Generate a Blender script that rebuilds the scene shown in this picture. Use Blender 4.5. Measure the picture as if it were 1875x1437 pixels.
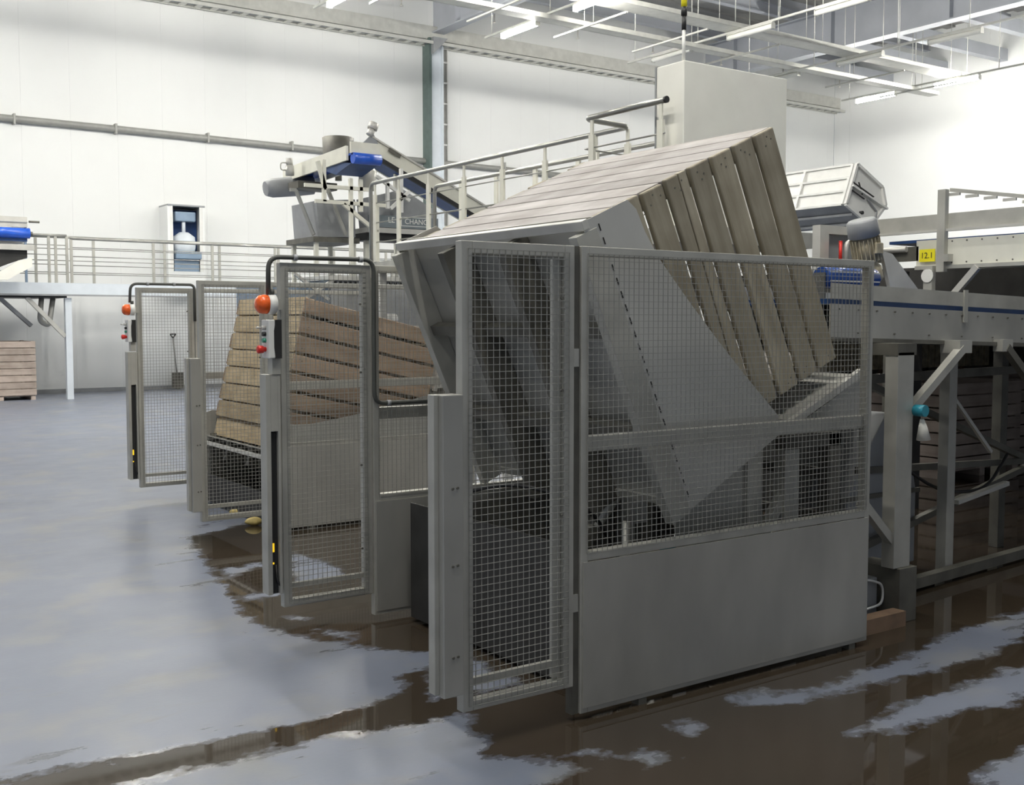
import bpy, math, random
import numpy as np
from mathutils import Vector, Matrix
random.seed(7)
sc = bpy.context.scene
for o in list(bpy.data.objects): bpy.data.objects.remove(o)
COL = sc.collection
R = math.radians

# ------------------------------------------------------------------ camera
cam = bpy.data.cameras.new('camera'); camo = bpy.data.objects.new('camera', cam); COL.objects.link(camo)
cam.sensor_width = 36.0; cam.lens = 2013.0/1875*36.0; cam.clip_end = 200
camo.location = (0, 0, 1.80)
camo.rotation_euler = (math.pi/2-0.0646, 0.0, -0.6079)
sc.camera = camo
# ------------------------------------------------------------------ daylight (open hall side behind the camera) and exposure
w = bpy.data.worlds.new('World'); sc.world = w; w.use_nodes = True
bg = w.node_tree.nodes['Background']; bg.inputs[0].default_value = (0.80, 0.88, 1.0, 1); bg.inputs[1].default_value = 0.25
sc.view_settings.view_transform = 'Standard'; sc.view_settings.look = 'None'
sc.view_settings.gamma = 1.0; sc.view_settings.use_curve_mapping = False
sc.view_settings.exposure = 0.15
LAMP = 265.0        # brightness of each lit fluorescent fitting

# ------------------------------------------------------------------ materials
def ntree(name):
    m = bpy.data.materials.new(name); m.use_nodes = True
    nt = m.node_tree; b = nt.nodes['Principled BSDF']; return m, nt, b
def plain(name, col, rough=0.5, metal=0.0, var=0.12, scale=6.0, bump=0.0, spec=0.5, stretch=(1,1,1)):
    m, nt, b = ntree(name)
    tc = nt.nodes.new('ShaderNodeTexCoord'); mp = nt.nodes.new('ShaderNodeMapping'); mp.inputs['Scale'].default_value = stretch
    nz = nt.nodes.new('ShaderNodeTexNoise'); nz.inputs['Scale'].default_value = scale; nz.inputs['Detail'].default_value = 5
    rp = nt.nodes.new('ShaderNodeValToRGB')
    a = [max(0, c*(1-var)) for c in col]; c2 = [min(1, c*(1+var)) for c in col]
    rp.color_ramp.elements[0].position = 0.3; rp.color_ramp.elements[1].position = 0.7
    rp.color_ramp.elements[0].color = (*a, 1); rp.color_ramp.elements[1].color = (*c2, 1)
    L = nt.links.new
    L(tc.outputs['Object'], mp.inputs['Vector']); L(mp.outputs[0], nz.inputs['Vector']); L(nz.outputs['Fac'], rp.inputs[0]); L(rp.outputs[0], b.inputs['Base Color'])
    b.inputs['Roughness'].default_value = rough; b.inputs['Metallic'].default_value = metal
    b.inputs['Specular IOR Level'].default_value = spec
    if bump:
        bp = nt.nodes.new('ShaderNodeBump'); bp.inputs['Strength'].default_value = bump; bp.inputs['Distance'].default_value = 0.01
        L(nz.outputs['Fac'], bp.inputs['Height']); L(bp.outputs[0], b.inputs['Normal'])
    return m
def wood(name, c1, c2, axis):
    m, nt, b = ntree(name); L = nt.links.new
    tc = nt.nodes.new('ShaderNodeTexCoord'); mp = nt.nodes.new('ShaderNodeMapping')
    s = [16, 16, 16]; s['xyz'.index(axis)] = 1.4; mp.inputs['Scale'].default_value = s
    oi = nt.nodes.new('ShaderNodeObjectInfo'); ad = nt.nodes.new('ShaderNodeVectorMath'); ad.operation = 'ADD'
    sc_ = nt.nodes.new('ShaderNodeMath'); sc_.operation = 'MULTIPLY'; sc_.inputs[1].default_value = 37.0
    L(oi.outputs['Random'], sc_.inputs[0]); L(tc.outputs['Object'], mp.inputs['Vector']); L(mp.outputs[0], ad.inputs[0]); L(sc_.outputs[0], ad.inputs[1])
    nz = nt.nodes.new('ShaderNodeTexNoise'); nz.inputs['Scale'].default_value = 1.0; nz.inputs['Detail'].default_value = 6; nz.inputs['Roughness'].default_value = 0.62
    L(ad.outputs[0], nz.inputs['Vector'])
    rp = nt.nodes.new('ShaderNodeValToRGB'); rp.color_ramp.elements[0].position = 0.28; rp.color_ramp.elements[1].position = 0.74
    rp.color_ramp.elements[0].color = (*c1, 1); rp.color_ramp.elements[1].color = (*c2, 1); L(nz.outputs['Fac'], rp.inputs[0])
    # large blotches of old dirt
    n2 = nt.nodes.new('ShaderNodeTexNoise'); n2.inputs['Scale'].default_value = 3.2; n2.inputs['Detail'].default_value = 3; L(tc.outputs['Object'], n2.inputs['Vector'])
    mx = nt.nodes.new('ShaderNodeMix'); mx.data_type = 'RGBA'; mx.blend_type = 'MULTIPLY'; mx.inputs[0].default_value = 0.55
    r2 = nt.nodes.new('ShaderNodeValToRGB'); r2.color_ramp.elements[0].position = 0.3; r2.color_ramp.elements[1].position = 0.65
    r2.color_ramp.elements[0].color = (0.5, 0.47, 0.42, 1); r2.color_ramp.elements[1].color = (1, 1, 1, 1); L(n2.outputs['Fac'], r2.inputs[0])
    L(rp.outputs[0], mx.inputs[6]); L(r2.outputs[0], mx.inputs[7])
    hs = nt.nodes.new('ShaderNodeHueSaturation'); mr = nt.nodes.new('ShaderNodeMapRange'); mr.inputs['To Min'].default_value = 0.82; mr.inputs['To Max'].default_value = 1.15
    L(oi.outputs['Random'], mr.inputs['Value']); L(mr.outputs[0], hs.inputs['Value']); L(mx.outputs[2], hs.inputs['Color']); L(hs.outputs[0], b.inputs['Base Color'])
    b.inputs['Roughness'].default_value = 0.75
    bp = nt.nodes.new('ShaderNodeBump'); bp.inputs['Strength'].default_value = 0.25; bp.inputs['Distance'].default_value = 0.004
    L(nz.outputs['Fac'], bp.inputs['Height']); L(bp.outputs[0], b.inputs['Normal'])
    return m
def emit(name, col, s):
    m, nt, b = ntree(name); b.inputs['Base Color'].default_value = (*col, 1)
    b.inputs['Emission Color'].default_value = (*col, 1); b.inputs['Emission Strength'].default_value = s; return m

M = {}
M['wall'] = plain('white_wall_sheet', (0.80, 0.81, 0.80), 0.45, 0, 0.02, 0.6)
M['steel'] = plain('dull_stainless', (0.47, 0.463, 0.42), 0.42, 0.35, 0.14, 5, 0.05)
M['sheet'] = plain('brushed_sheet', (0.42, 0.413, 0.38), 0.38, 0.40, 0.18, 2.2, 0.04, stretch=(1, 1, .5))
M['plate'] = plain('clean_stainless_sheet', (0.56, 0.555, 0.52), 0.36, 0.35, 0.10, 1.6, 0.03)
M['wire'] = plain('galvanised_wire', (0.36, 0.355, 0.325), 0.45, 0.4, 0.1, 20)
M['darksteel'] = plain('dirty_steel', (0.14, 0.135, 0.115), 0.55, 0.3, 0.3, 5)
M['palesteel'] = plain('pale_stainless', (0.58, 0.57, 0.53), 0.4, 0.3, 0.1, 4)
M['rail'] = plain('handrail_tube', (0.34, 0.34, 0.32), 0.3, 0.6, 0.08, 8)
M['cream'] = plain('cream_painted_post', (0.72, 0.71, 0.62), 0.5, 0, 0.06, 5)
M['grey'] = plain('grey_paint', (0.30, 0.31, 0.32), 0.5, 0.1, 0.15, 3)
M['bluegrey'] = plain('blue_grey_paint', (0.22, 0.30, 0.40), 0.5, 0.1, 0.12, 3)
M['lbl'] = plain('slate_band', (0.17, 0.20, 0.22), 0.5, 0, 0.1)
M['navy'] = plain('navy_belt', (0.015, 0.06, 0.25), 0.3, 0, 0.15)
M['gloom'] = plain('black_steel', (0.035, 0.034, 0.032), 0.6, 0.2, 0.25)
M['black'] = plain('black_plastic', (0.02, 0.02, 0.02), 0.5, 0, 0.2)
M['conduit'] = plain('dark_conduit', (0.075, 0.078, 0.07), 0.5, 0, 0.2)
M['blue'] = plain('blue_belt', (0.02, 0.10, 0.55), 0.3, 0, 0.1)
M['darkblue'] = plain('worn_blue_belt', (0.02, 0.06, 0.18), 0.35, 0, 0.2)
M['orange'] = plain('orange_lens', (0.85, 0.13, 0.02), 0.2, 0, 0.15, 30)
M['red'] = plain('red_plastic', (0.72, 0.03, 0.02), 0.35, 0, 0.05)
M['white'] = plain('white_plastic', (0.75, 0.75, 0.72), 0.4, 0, 0.04)
M['yellow'] = plain('yellow_plate', (0.85, 0.75, 0.02), 0.45, 0, 0.04)
M['green'] = plain('green_plastic', (0.05, 0.30, 0.2), 0.4)
M['teal'] = plain('teal_plastic', (0.03, 0.30, 0.40), 0.35)
M['colgreen'] = plain('dark_green_steel', (0.10, 0.14, 0.13), 0.5)
M['colwhite'] = plain('pale_blue_steel', (0.66, 0.71, 0.76), 0.5, 0, 0.03)
M['roof'] = plain('grey_roof_deck', (0.30, 0.30, 0.29), 0.7, 0, 0.1, 1)
M['beam'] = plain('grey_steel_beam', (0.42, 0.44, 0.48), 0.5, 0.05, 0.08, 1)  # bluish base stands in for the blue light on the girder
M['tray'] = plain('zinc_tray', (0.62, 0.62, 0.58), 0.4, 0.35, 0.08, 5)
M['pipe'] = plain('grey_pipe', (0.33, 0.33, 0.31), 0.45, 0.2, 0.08)
M['cabinet'] = plain('off_white_cabinet', (0.82, 0.81, 0.74), 0.5, 0, 0.05, 2.5)
M['dirtymotor'] = plain('dirty_cream_motor', (0.42, 0.37, 0.26), 0.6, 0, 0.35, 12)
M['rust'] = plain('rust_brown_steel', (0.26, 0.17, 0.11), 0.65, 0.1, 0.3, 6)
M['earth'] = plain('earthy_potatoes', (0.17, 0.12, 0.07), 0.8, 0, 0.4, 18, 0.5)
M['potato'] = plain('potato_skin', (0.66, 0.52, 0.20), 0.6, 0, 0.2, 14, 0.2)
M['tube'] = emit('lit_tube', (1.0, 0.972, 0.90), LAMP)
M['tubeoff'] = plain('unlit_tube', (0.82, 0.82, 0.76), 0.4, 0, 0.03)
M['amber_led'] = emit('amber_indicator', (1.0, 0.62, 0.02), 0.8)
WG = ((0.28, 0.25, 0.185), (0.47, 0.43, 0.335))        # grey weathered boards
WT = ((0.38, 0.29, 0.17), (0.62, 0.50, 0.32))           # tan boards, lighter tone of the lit side painted in
WB = ((0.30, 0.21, 0.145), (0.49, 0.365, 0.26))          # brown boards, darker tone of the shaded end painted in
WP = ((0.42, 0.34, 0.29), (0.62, 0.53, 0.47))           # pale pinkish boards
WL = ((0.33, 0.31, 0.30), (0.45, 0.43, 0.42))          # bleached boards
for k, c in (('wg', WG), ('wt', WT), ('wb', WB), ('wp', WP), ('wl', WL)):
    for a in 'xyz': M[k+a] = wood('boards_%s_%s' % (k, a), c[0], c[1], a)

# ------------------------------------------------------------------ mesh helpers
class MB:
    def __init__(s): s.v = []; s.f = []; s.sm = []
    def add(s, vs, fs, smooth=False):
        n = len(s.v); s.v += [tuple(v) for v in vs]; s.f += [tuple(i+n for i in f) for f in fs]; s.sm += [smooth]*len(fs); return s
    def box(s, a, b):
        x0, y0, z0 = [min(p, q) for p, q in zip(a, b)]; x1, y1, z1 = [max(p, q) for p, q in zip(a, b)]
        return s.add([(x0,y0,z0),(x1,y0,z0),(x1,y1,z0),(x0,y1,z0),(x0,y0,z1),(x1,y0,z1),(x1,y1,z1),(x0,y1,z1)],
                     [(0,3,2,1),(4,5,6,7),(0,1,5,4),(1,2,6,5),(2,3,7,6),(3,0,4,7)])
    def bar(s, p, q, w, h, up=(0,0,1)):
        p = Vector(p); q = Vector(q); d = (q-p).normalized(); u = Vector(up)
        if abs(d.dot(u)) > 0.98: u = Vector((0,1,0))
        r = d.cross(u).normalized()*(w/2); t = r.cross(d).normalized()*(h/2)
        vs = [p-r-t, p+r-t, p+r+t, p-r+t, q-r-t, q+r-t, q+r+t, q-r+t]
        return s.add(vs, [(0,1,2,3),(7,6,5,4),(0,4,5,1),(1,5,6,2),(2,6,7,3),(3,7,4,0)])
    def tube(s, pts, r, n=8, cap=True):
        pts = [Vector(p) for p in pts]; rings = []; prev = None
        rs = r if isinstance(r, (list, tuple)) else [r]*len(pts)
        for i, p in enumerate(pts):
            d = (pts[min(i+1, len(pts)-1)]-pts[max(i-1, 0)]).normalized()
            if prev is None:
                u = Vector((0,0,1)) if abs(d.z) < 0.9 else Vector((1,0,0)); a = d.cross(u).normalized()
            else:
                a = (prev-d*prev.dot(d)).normalized()
            prev = a; b = d.cross(a)
            rings.append([p+(a*math.cos(2*math.pi*k/n)+b*math.sin(2*math.pi*k/n))*rs[i] for k in range(n)])
        vs = [v for ring in rings for v in ring]; fs = []
        for i in range(len(pts)-1):
            for k in range(n):
                fs.append((i*n+k, i*n+(k+1) % n, (i+1)*n+(k+1) % n, (i+1)*n+k))
        s.add(vs, fs, True)
        if cap:
            m = len(s.v)-len(vs)
            s.f += [tuple(m+k for k in reversed(range(n))), tuple(m+(len(pts)-1)*n+k for k in range(n))]; s.sm += [False, False]
        return s
    def prism(s, poly, axis, a, b):
        """poly in the two other axes (order x,y,z without axis), extruded from a to b along axis"""
        def P(c, t):
            if axis == 'y': return (c[0], t, c[1])
            if axis == 'x': return (t, c[0], c[1])
            return (c[0], c[1], t)
        n = len(poly); vs = [P(c, a) for c in poly]+[P(c, b) for c in poly]
        fs = [tuple(range(n)), tuple(reversed(range(n, 2*n)))]+[(i, n+i, n+(i+1) % n, (i+1) % n) for i in range(n)]
        return s.add(vs, fs)
    def build(s, name, mat, parent=None, bevel=0, kind=None):
        me = bpy.data.meshes.new(name)
        o_ = ORG.get(parent.name, (0,0,0)) if parent else (0,0,0)
        me.from_pydata([(v[0]-o_[0], v[1]-o_[1], v[2]-o_[2]) for v in s.v], [], s.f)
        me.polygons.foreach_set('use_smooth', s.sm); me.validate(); me.update()
        # consistent outward normals
        import bmesh
        bm = bmesh.new(); bm.from_mesh(me); bmesh.ops.recalc_face_normals(bm, faces=bm.faces); bm.to_mesh(me); bm.free()
        me.materials.append(M[mat] if isinstance(mat, str) else mat)
        o = bpy.data.objects.new(name, me); COL.objects.link(o)
        if parent: o.parent = parent
        if bevel:
            bv = o.modifiers.new('bevel', 'BEVEL'); bv.width = bevel; bv.segments = 2; bv.limit_method = 'ANGLE'
        if kind: o['kind'] = kind
        return o
ORG = {}
def fillet(pts, r, n=5):
    pts = [Vector(p) for p in pts]; out = [pts[0]]
    for i in range(1, len(pts)-1):
        a, b, c = pts[i-1], pts[i], pts[i+1]; d1 = (a-b).normalized(); d2 = (c-b).normalized()
        rr = min(r, (a-b).length*.49, (c-b).length*.49); p0 = b+d1*rr; p1 = b+d2*rr
        for k in range(n+1):
            t = k/n; out.append(p0*(1-t)**2+b*2*t*(1-t)+p1*t*t)
    return out+[pts[-1]]
def tag(o, label=None, cat=None, group=None, kind=None):
    if label: o['label'] = label
    if cat: o['category'] = cat
    if group: o['group'] = group
    if kind: o['kind'] = kind
    return o
def thing(name, label, cat, loc=(0,0,0), group=None, rot=None):
    o = bpy.data.objects.new(name, None); COL.objects.link(o); o.location = loc; o.empty_display_size = .1
    if rot: o.rotation_euler = rot; ORG[o.name] = (0,0,0)
    else: ORG[o.name] = tuple(loc)
    return tag(o, label, cat, group)
def text_mesh(name, txt, size, mat, loc, rot, parent):
    cu = bpy.data.curves.new(name, 'FONT'); cu.body = txt; cu.size = size; cu.extrude = 0.0008; cu.align_x = 'CENTER'; cu.align_y = 'CENTER'
    t = bpy.data.objects.new(name+'_tmp', cu); COL.objects.link(t)
    dg = bpy.context.evaluated_depsgraph_get(); me = bpy.data.meshes.new_from_object(t.evaluated_get(dg)); bpy.data.objects.remove(t)
    me.materials.clear(); me.materials.append(M[mat]); o = bpy.data.objects.new(name, me); COL.objects.link(o)
    o.parent = parent; og = ORG[parent.name]; o.location = [a-b for a, b in zip(loc, og)]; o.rotation_euler = rot; return o

# ================================================================== STRUCTURE
XR, YB, ZR = 36.0, 29.2, 12.4      # right wall, back wall, roof deck
X0, Y0 = -7.0, -7.0
# ---- floor with a wet field (signed distance to the puddle outlines stored per vertex)
WET = [(2.937,8.964),(2.857,8.487),(2.7,7.648),(2.46,6.488),(2.461,6.014),(2.608,5.605),(2.84,5.245),(3.024,5.058),(2.865,4.792),(2.672,4.85),(2.577,4.612),(2.235,4.528),(1.802,4.512),(1.164,4.57),(0.756,4.603),(0.2,4.62),(0.2,4.50),(0.747,4.42),(1.174,4.258),(1.78,4.307),(2.226,4.227),(2.627,4.154),(2.549,3.942),(2.474,3.7),(2.643,3.549),(2.701,3.387),(2.493,3.347),(2.2,2.4),(2.6,-2),(9,-3),(15,5),(13.5,9.0),(10.5,10.2),(6.637,9.929),(3.938,9.523)]
DRY = [[(3.805,3.643),(4.022,3.616),(4.167,3.469),(4.58,3.535),(4.919,3.52),(5.51,3.659),(6.47,3.713),(7.2,3.8),(7.0,3.6),(5.959,3.415),(5.204,3.323),(4.941,3.339),(4.565,3.39),(4.148,3.387),(3.902,3.439),(3.813,3.528)],
 [(3.904,3.006),(4.22,3.072),(4.613,3.114),(5.093,3.129),(5.355,3.108),(5.7,3.05),(5.264,2.95),(4.831,2.825),(4.427,2.929),(4.089,2.918),(3.917,2.959)],
 [(3.939,2.454),(4.349,2.476),(4.7,2.3),(4.026,2.2),(3.927,2.399)],
 [(3.304,3.523),(3.42,3.523),(3.434,3.433),(3.318,3.41)],
 [(2.901,3.385),(3.065,3.384),(3.068,3.269),(2.974,3.266)],
 [(2.847,3.534),(2.884,3.452),(2.827,3.491)],
 [(3.427,7.97),(3.505,7.444),(3.441,6.953),(2.992,6.873)],
 [(2.754,7.631),(3.123,7.774),(3.083,7.622),(2.742,7.433)],
 [(2.678,6.199),(2.778,6.1),(2.676,5.994)],
 [(2.679,5.809),(2.834,5.662),(2.768,5.6),(2.675,5.69)],
 [(2.62,4.42),(3.10,4.36),(3.14,4.98),(2.95,5.0),(2.8,4.75)],
 [(2.605,6.868),(2.87,6.865),(2.818,6.722),(2.582,6.712)]]
def sdf(px, py, poly):
    d = np.full(px.shape, 1e9); ins = np.zeros(px.shape, bool); n = len(poly)
    for i in range(n):
        x1, y1 = poly[i]; x2, y2 = poly[(i+1) % n]
        ex, ey = x2-x1, y2-y1; t = np.clip(((px-x1)*ex+(py-y1)*ey)/(ex*ex+ey*ey+1e-12), 0, 1)
        d = np.minimum(d, np.hypot(px-x1-t*ex, py-y1-t*ey))
        c = ((y1 > py) != (y2 > py)) & (px < (x2-x1)*(py-y1)/(y2-y1+1e-12)+x1); ins ^= c
    return np.where(ins, d, -d)
def axis_steps(lo, hi, flo, fhi, fine, coarse):
    a = list(np.arange(lo, flo, coarse))+list(np.arange(flo, fhi, fine))+list(np.arange(fhi, hi, coarse))+[hi]; return np.array(a)
gx = axis_steps(X0, XR, 0.0, 8.0, 0.05, 1.0); gy = axis_steps(Y0, YB, 1.6, 10.4, 0.05, 1.0)
GX, GY = np.meshgrid(gx, gy); fx, fy = GX.ravel(), GY.ravel()
wet = sdf(fx, fy, WET)
for dpoly in DRY: wet = np.minimum(wet, -sdf(fx, fy, dpoly))
wet = np.clip(wet, -0.6, 0.6)
nx, ny = len(gx), len(gy)
idx = np.arange(nx*ny).reshape(ny, nx)
fs = np.stack([idx[:-1,:-1].ravel(), idx[:-1,1:].ravel(), idx[1:,1:].ravel(), idx[1:,:-1].ravel()], 1)
me = bpy.data.meshes.new('floor'); me.from_pydata(np.stack([fx, fy, np.zeros_like(fx)], 1).tolist(), [], fs.tolist())
at = me.attributes.new('wet', 'FLOAT', 'POINT'); at.data.foreach_set('value', wet.astype(np.float32))
floor = bpy.data.objects.new('floor', me); COL.objects.link(floor); floor['kind'] = 'structure'; floor['label'] = 'smooth grey concrete floor with dark wet puddles'
def floor_mat():
    m, nt, b = ntree('wet_concrete'); L = nt.links.new; N = nt.nodes.new
    tc = N('ShaderNodeTexCoord'); a = N('ShaderNodeAttribute'); a.attribute_name = 'wet'
    def noise(scale, detail, stretch=(1,1,1), rz=0, rough=0.55):
        mp = N('ShaderNodeMapping'); mp.inputs['Scale'].default_value = stretch; mp.inputs['Rotation'].default_value = (0,0,rz)
        n = N('ShaderNodeTexNoise'); n.inputs['Scale'].default_value = scale; n.inputs['Detail'].default_value = detail; n.inputs['Roughness'].default_value = rough
        L(tc.outputs['Object'], mp.inputs['Vector']); L(mp.outputs[0], n.inputs['Vector']); return n.outputs['Fac']
    def math_(op, x, y):
        n = N('ShaderNodeMath'); n.operation = op
        for i, q in enumerate((x, y)):
            if isinstance(q, (int, float)): n.inputs[i].default_value = q
            else: L(q, n.inputs[i])
        return n.outputs[0]
    def ramp(f, *st):
        r = N('ShaderNodeValToRGB'); e = r.color_ramp.elements
        while len(e) < len(st): e.new(0.5)
        for el, (p, c) in zip(e, st): el.position = p; el.color = (*c, 1) if len(c) == 3 else c
        L(f, r.inputs[0]); return r.outputs[0]
    def mixc(f, x, y, bt='MIX'):
        n = N('ShaderNodeMix'); n.data_type = 'RGBA'; n.blend_type = bt
        for i, q in ((0, f), (6, x), (7, y)):
            if isinstance(q, (int, float)): n.inputs[i].default_value = q
            elif isinstance(q, tuple): n.inputs[i].default_value = (*q, 1)
            else: L(q, n.inputs[i])
        return n.outputs[2]
    e = math_('ADD', math_('MULTIPLY', math_('SUBTRACT', noise(5, 7, (1,1.4,1), .6, .62), .5), 0.34), math_('MULTIPLY', math_('SUBTRACT', noise(26, 4), .5), 0.05))
    f = math_('ADD', a.outputs['Fac'], e)
    mask = ramp(math_('ADD', math_('MULTIPLY', f, 14.0), .5), (0.0, (0,0,0)), (1.0, (1,1,1)))
    # scattered small wet tracks on the dry slab, running along the lanes
    tr = ramp(noise(2.2, 6, (.7, 2.6, 1), 0.1, .66), (0.575, (0,0,0)), (0.63, (1,1,1)))
    near = ramp(math_('ADD', math_('MULTIPLY', a.outputs['Fac'], 1.2), 1.0), (0.25, (.45,.45,.45)), (0.95, (1,1,1)))
    damp = math_('MULTIPLY', tr, near)
    dryc = mixc(noise(1.1, 5), (0.146,0.166,0.216), (0.198,0.220,0.280))  # blue cast of reflected light mixed into the dry slab colour
    dryc = mixc(math_('MULTIPLY', ramp(noise(1.7, 3), (.5, (0,0,0)), (.68, (1,1,1))), .35), dryc, (0.30,0.28,0.21))
    dryc = mixc(math_('MULTIPLY', damp, .55), dryc, (0.10,0.10,0.095))
    wetc = mixc(noise(1.3, 4), (0.034,0.028,0.019), (0.058,0.043,0.031))
    col = mixc(mask, dryc, wetc); L(col, b.inputs['Base Color'])
    dr = math_('ADD', .30, math_('MULTIPLY', noise(3, 4), .16)); dr = math_('SUBTRACT', dr, math_('MULTIPLY', damp, .14))
    rr = math_('ADD', math_('MULTIPLY', dr, math_('SUBTRACT', 1.0, mask)), math_('MULTIPLY', mask, .035)); L(rr, b.inputs['Roughness'])
    b.inputs['Specular IOR Level'].default_value = 0.5
    bp = N('ShaderNodeBump'); bp.inputs['Distance'].default_value = 0.002
    hgt = math_('ADD', math_('MULTIPLY', noise(40, 3), math_('SUBTRACT', 1.0, mask)), math_('MULTIPLY', noise(7, 2), math_('MULTIPLY', mask, .12)))
    bp.inputs['Strength'].default_value = .25; L(hgt, bp.inputs['Height']); L(bp.outputs[0], b.inputs['Normal'])
    return m
me.materials.append(floor_mat())

def struct(mb, name, mat, label=None, parent=None):
    o = mb.build(name, mat, parent)
    if not parent: o['kind'] = 'structure'
    if label: o['label'] = label
    return o
# ---- walls: backing sheet, and the standing sandwich panels one by one
wb = struct(MB().box((X0, YB+.012, 0), (XR, YB+.25, ZR)), 'wall_back', 'wall', 'tall white panelled wall at the back of the hall')
pw = 1.15; x = X0+.06
while x < XR-.1:
    x1 = min(x+pw-.002, XR); MB().box((x, YB, 0), (x1, YB+.02, ZR)).build('panel', 'wall', wb); x += pw
wr = struct(MB().box((XR+.012, Y0, 0), (XR+.25, YB, ZR)), 'wall_right', 'wall', 'bright white panelled wall on the right')
y = Y0+.05
while y < YB-.1:
    y1 = min(y+5.9, YB)
    MB().box((XR, y, 0), (XR+.02, y1-.02, 10.42)).build('panel', 'wall', wr); MB().box((XR, y, 10.45), (XR+.02, y1-.02, ZR)).build('panel', 'wall', wr); y += 5.9
bb = MB().box((X0, YB-.02, 0), (XR, YB, .1)); struct(bb, 'baseboard_back', 'grey', 'low grey skirting along the back wall')
# ---- roof deck, main beams and purlins
rf = struct(MB().box((X0, Y0, ZR), (XR+.25, YB+.25, ZR+.2)), 'ceiling', 'roof', 'grey metal roof deck')
k = 0
yy = Y0+.3
while yy < YB:
    MB().box((X0, yy, ZR-.08), (XR, yy+.35, ZR)).build('deck_rib', 'roof', rf); yy += .9
def ibeam_y(x, zb, h, wf, y0, y1, name, mat='beam', label=None):
    mb = MB().box((x-wf/2, y0, zb), (x+wf/2, y1, zb+.04)).box((x-wf/2, y0, zb+h-.04), (x+wf/2, y1, zb+h)).box((x-.015, y0, zb+.04), (x+.015, y1, zb+h-.04))
    yy = y0+1
    while yy < y1: mb.box((x-wf/2+.02, yy, zb+.04), (x+wf/2-.02, yy+.03, zb+h-.04)); yy += 4.2
    o = mb.build(name, mat); o['kind'] = 'structure'
    if label: o['label'] = label
    return o
ibeam_y(28.8, 10.42, 1.25, .42, Y0, YB-.05, 'trim_1', label='deep steel roof girder catching blue daylight above the lamp rows')
ibeam_y(17.4, 10.42, 1.25, .42, Y0, YB-.05, 'trim_2', label='deep steel roof girder running to the dark green wall column')
ibeam_y(6.0, 10.42, 1.25, .42, Y0, YB-.05, 'trim_3', label='deep steel roof girder over the far left walkway')
ti = 4
ORD = ['first', 'second', 'third', 'fourth', 'fifth', 'sixth']
for pi, yb in enumerate((28.2, 25.0, 21.8, 18.6, 15.4, 12.2)):
    mb = MB().box((X0, yb-.1, 11.68), (XR, yb+.1, 11.71)).box((X0, yb-.1, 12.0), (XR, yb+.1, 12.03)).box((X0, yb-.01, 11.7), (XR, yb+.01, 12.3))
    o = mb.build('trim_%d' % ti, 'beam'); o['kind'] = 'structure'; o['label'] = 'long steel purlin under the roof deck, %s from the back wall' % ORD[pi]; ti += 1
for pi, yb in enumerate((26.6, 24.3, 22.0, 19.7, 17.4)):
    o = MB().box((29.0, yb-.14, 10.75), (XR, yb+.14, 11.15)).build('trim_%d' % ti, 'beam'); o['kind'] = 'structure'; o['label'] = 'short cross beam between girder and right wall, %s from the back' % ORD[pi]; ti += 1
# ---- wall-top channel, pipe, column and cable ladder on the back wall
o = MB().box((X0, YB-.30, 10.22), (XR, YB, 10.62)).build('trim_%d' % ti, 'tray'); tag(o, 'long pale steel channel along the top of the back wall', kind='structure'); ti += 1
t = thing('cable_tray', 'ladder cable tray hung under the channel on the back wall', 'cable tray', (10, YB-.35, 10.06))
MB().bar((X0, YB-.12, 10.08), (XR, YB-.12, 10.08), .03, .09).build('side_rail', 'tray', t)
MB().bar((X0, YB-.52, 10.08), (XR, YB-.52, 10.08), .03, .09).build('side_rail', 'tray', t)
mb = MB(); xx = X0+.2
while xx < XR: MB().box((xx, YB-.5, 10.05), (xx+.16, YB-.14, 10.08)).build('rung', 'tray', t); xx += .42
MB().box((X0, YB-.42, 10.08), (XR, YB-.24, 10.11)).build('cables', 'grey', t)
MB_ = MB().tube([(X0, YB-.1, 6.72), (8, YB-.1, 6.70), (XR-.1, YB-.1, 6.50)], .085, 10)
t = thing('wall_pipe', 'long grey pipe running level across the white back wall', 'pipe', (8, YB-.1, 6.7)); MB_.build('pipe', 'pipe', t)
for xx in np.arange(5.5, 20, 2.4):
    MB().box((xx, YB-.2, 6.57), (xx+.05, YB, 6.82)).build('clamp', 'pipe', t)
t = thing('steel_column', 'steel wall column with dark green side and pale blue face', 'column', (17.25, YB-.2, 0))
MB().box((17.03, YB-.40, 0), (17.12, YB, 10.25)).build('flange', 'colgreen', t)
MB().box((17.12, YB-.30, 0), (17.50, YB, 10.25)).build('web', 'colwhite', t)
MB().box((17.50, YB-.34, 0), (17.57, YB, 10.25)).build('flange', 'colwhite', t)
MB().prism([(17.1, 10.25), (17.6, 10.25), (17.1, 9.75)], 'y', YB-.55, YB-.30).build('gusset', 'grey', t)
t = thing('cable_ladder', 'upright white cable ladder beside the steel column', 'cable ladder', (17.75, YB-.1, 2))
MB().box((17.66, YB-.1, 2), (17.69, YB, 10.1)).build('side_rail', 'white', t); MB().box((17.85, YB-.1, 2), (17.88, YB, 10.1)).build('side_rail', 'white', t)
mb = MB(); zz = 2.2
while zz < 10: mb.box((17.69, YB-.08, zz), (17.85, YB-.05, zz+.05)); zz += .62
mb.build('rungs', 'white', t); MB().box((17.71, YB-.05, 2), (17.83, YB-.03, 10.05)).build('cables', 'pipe', t)

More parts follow.
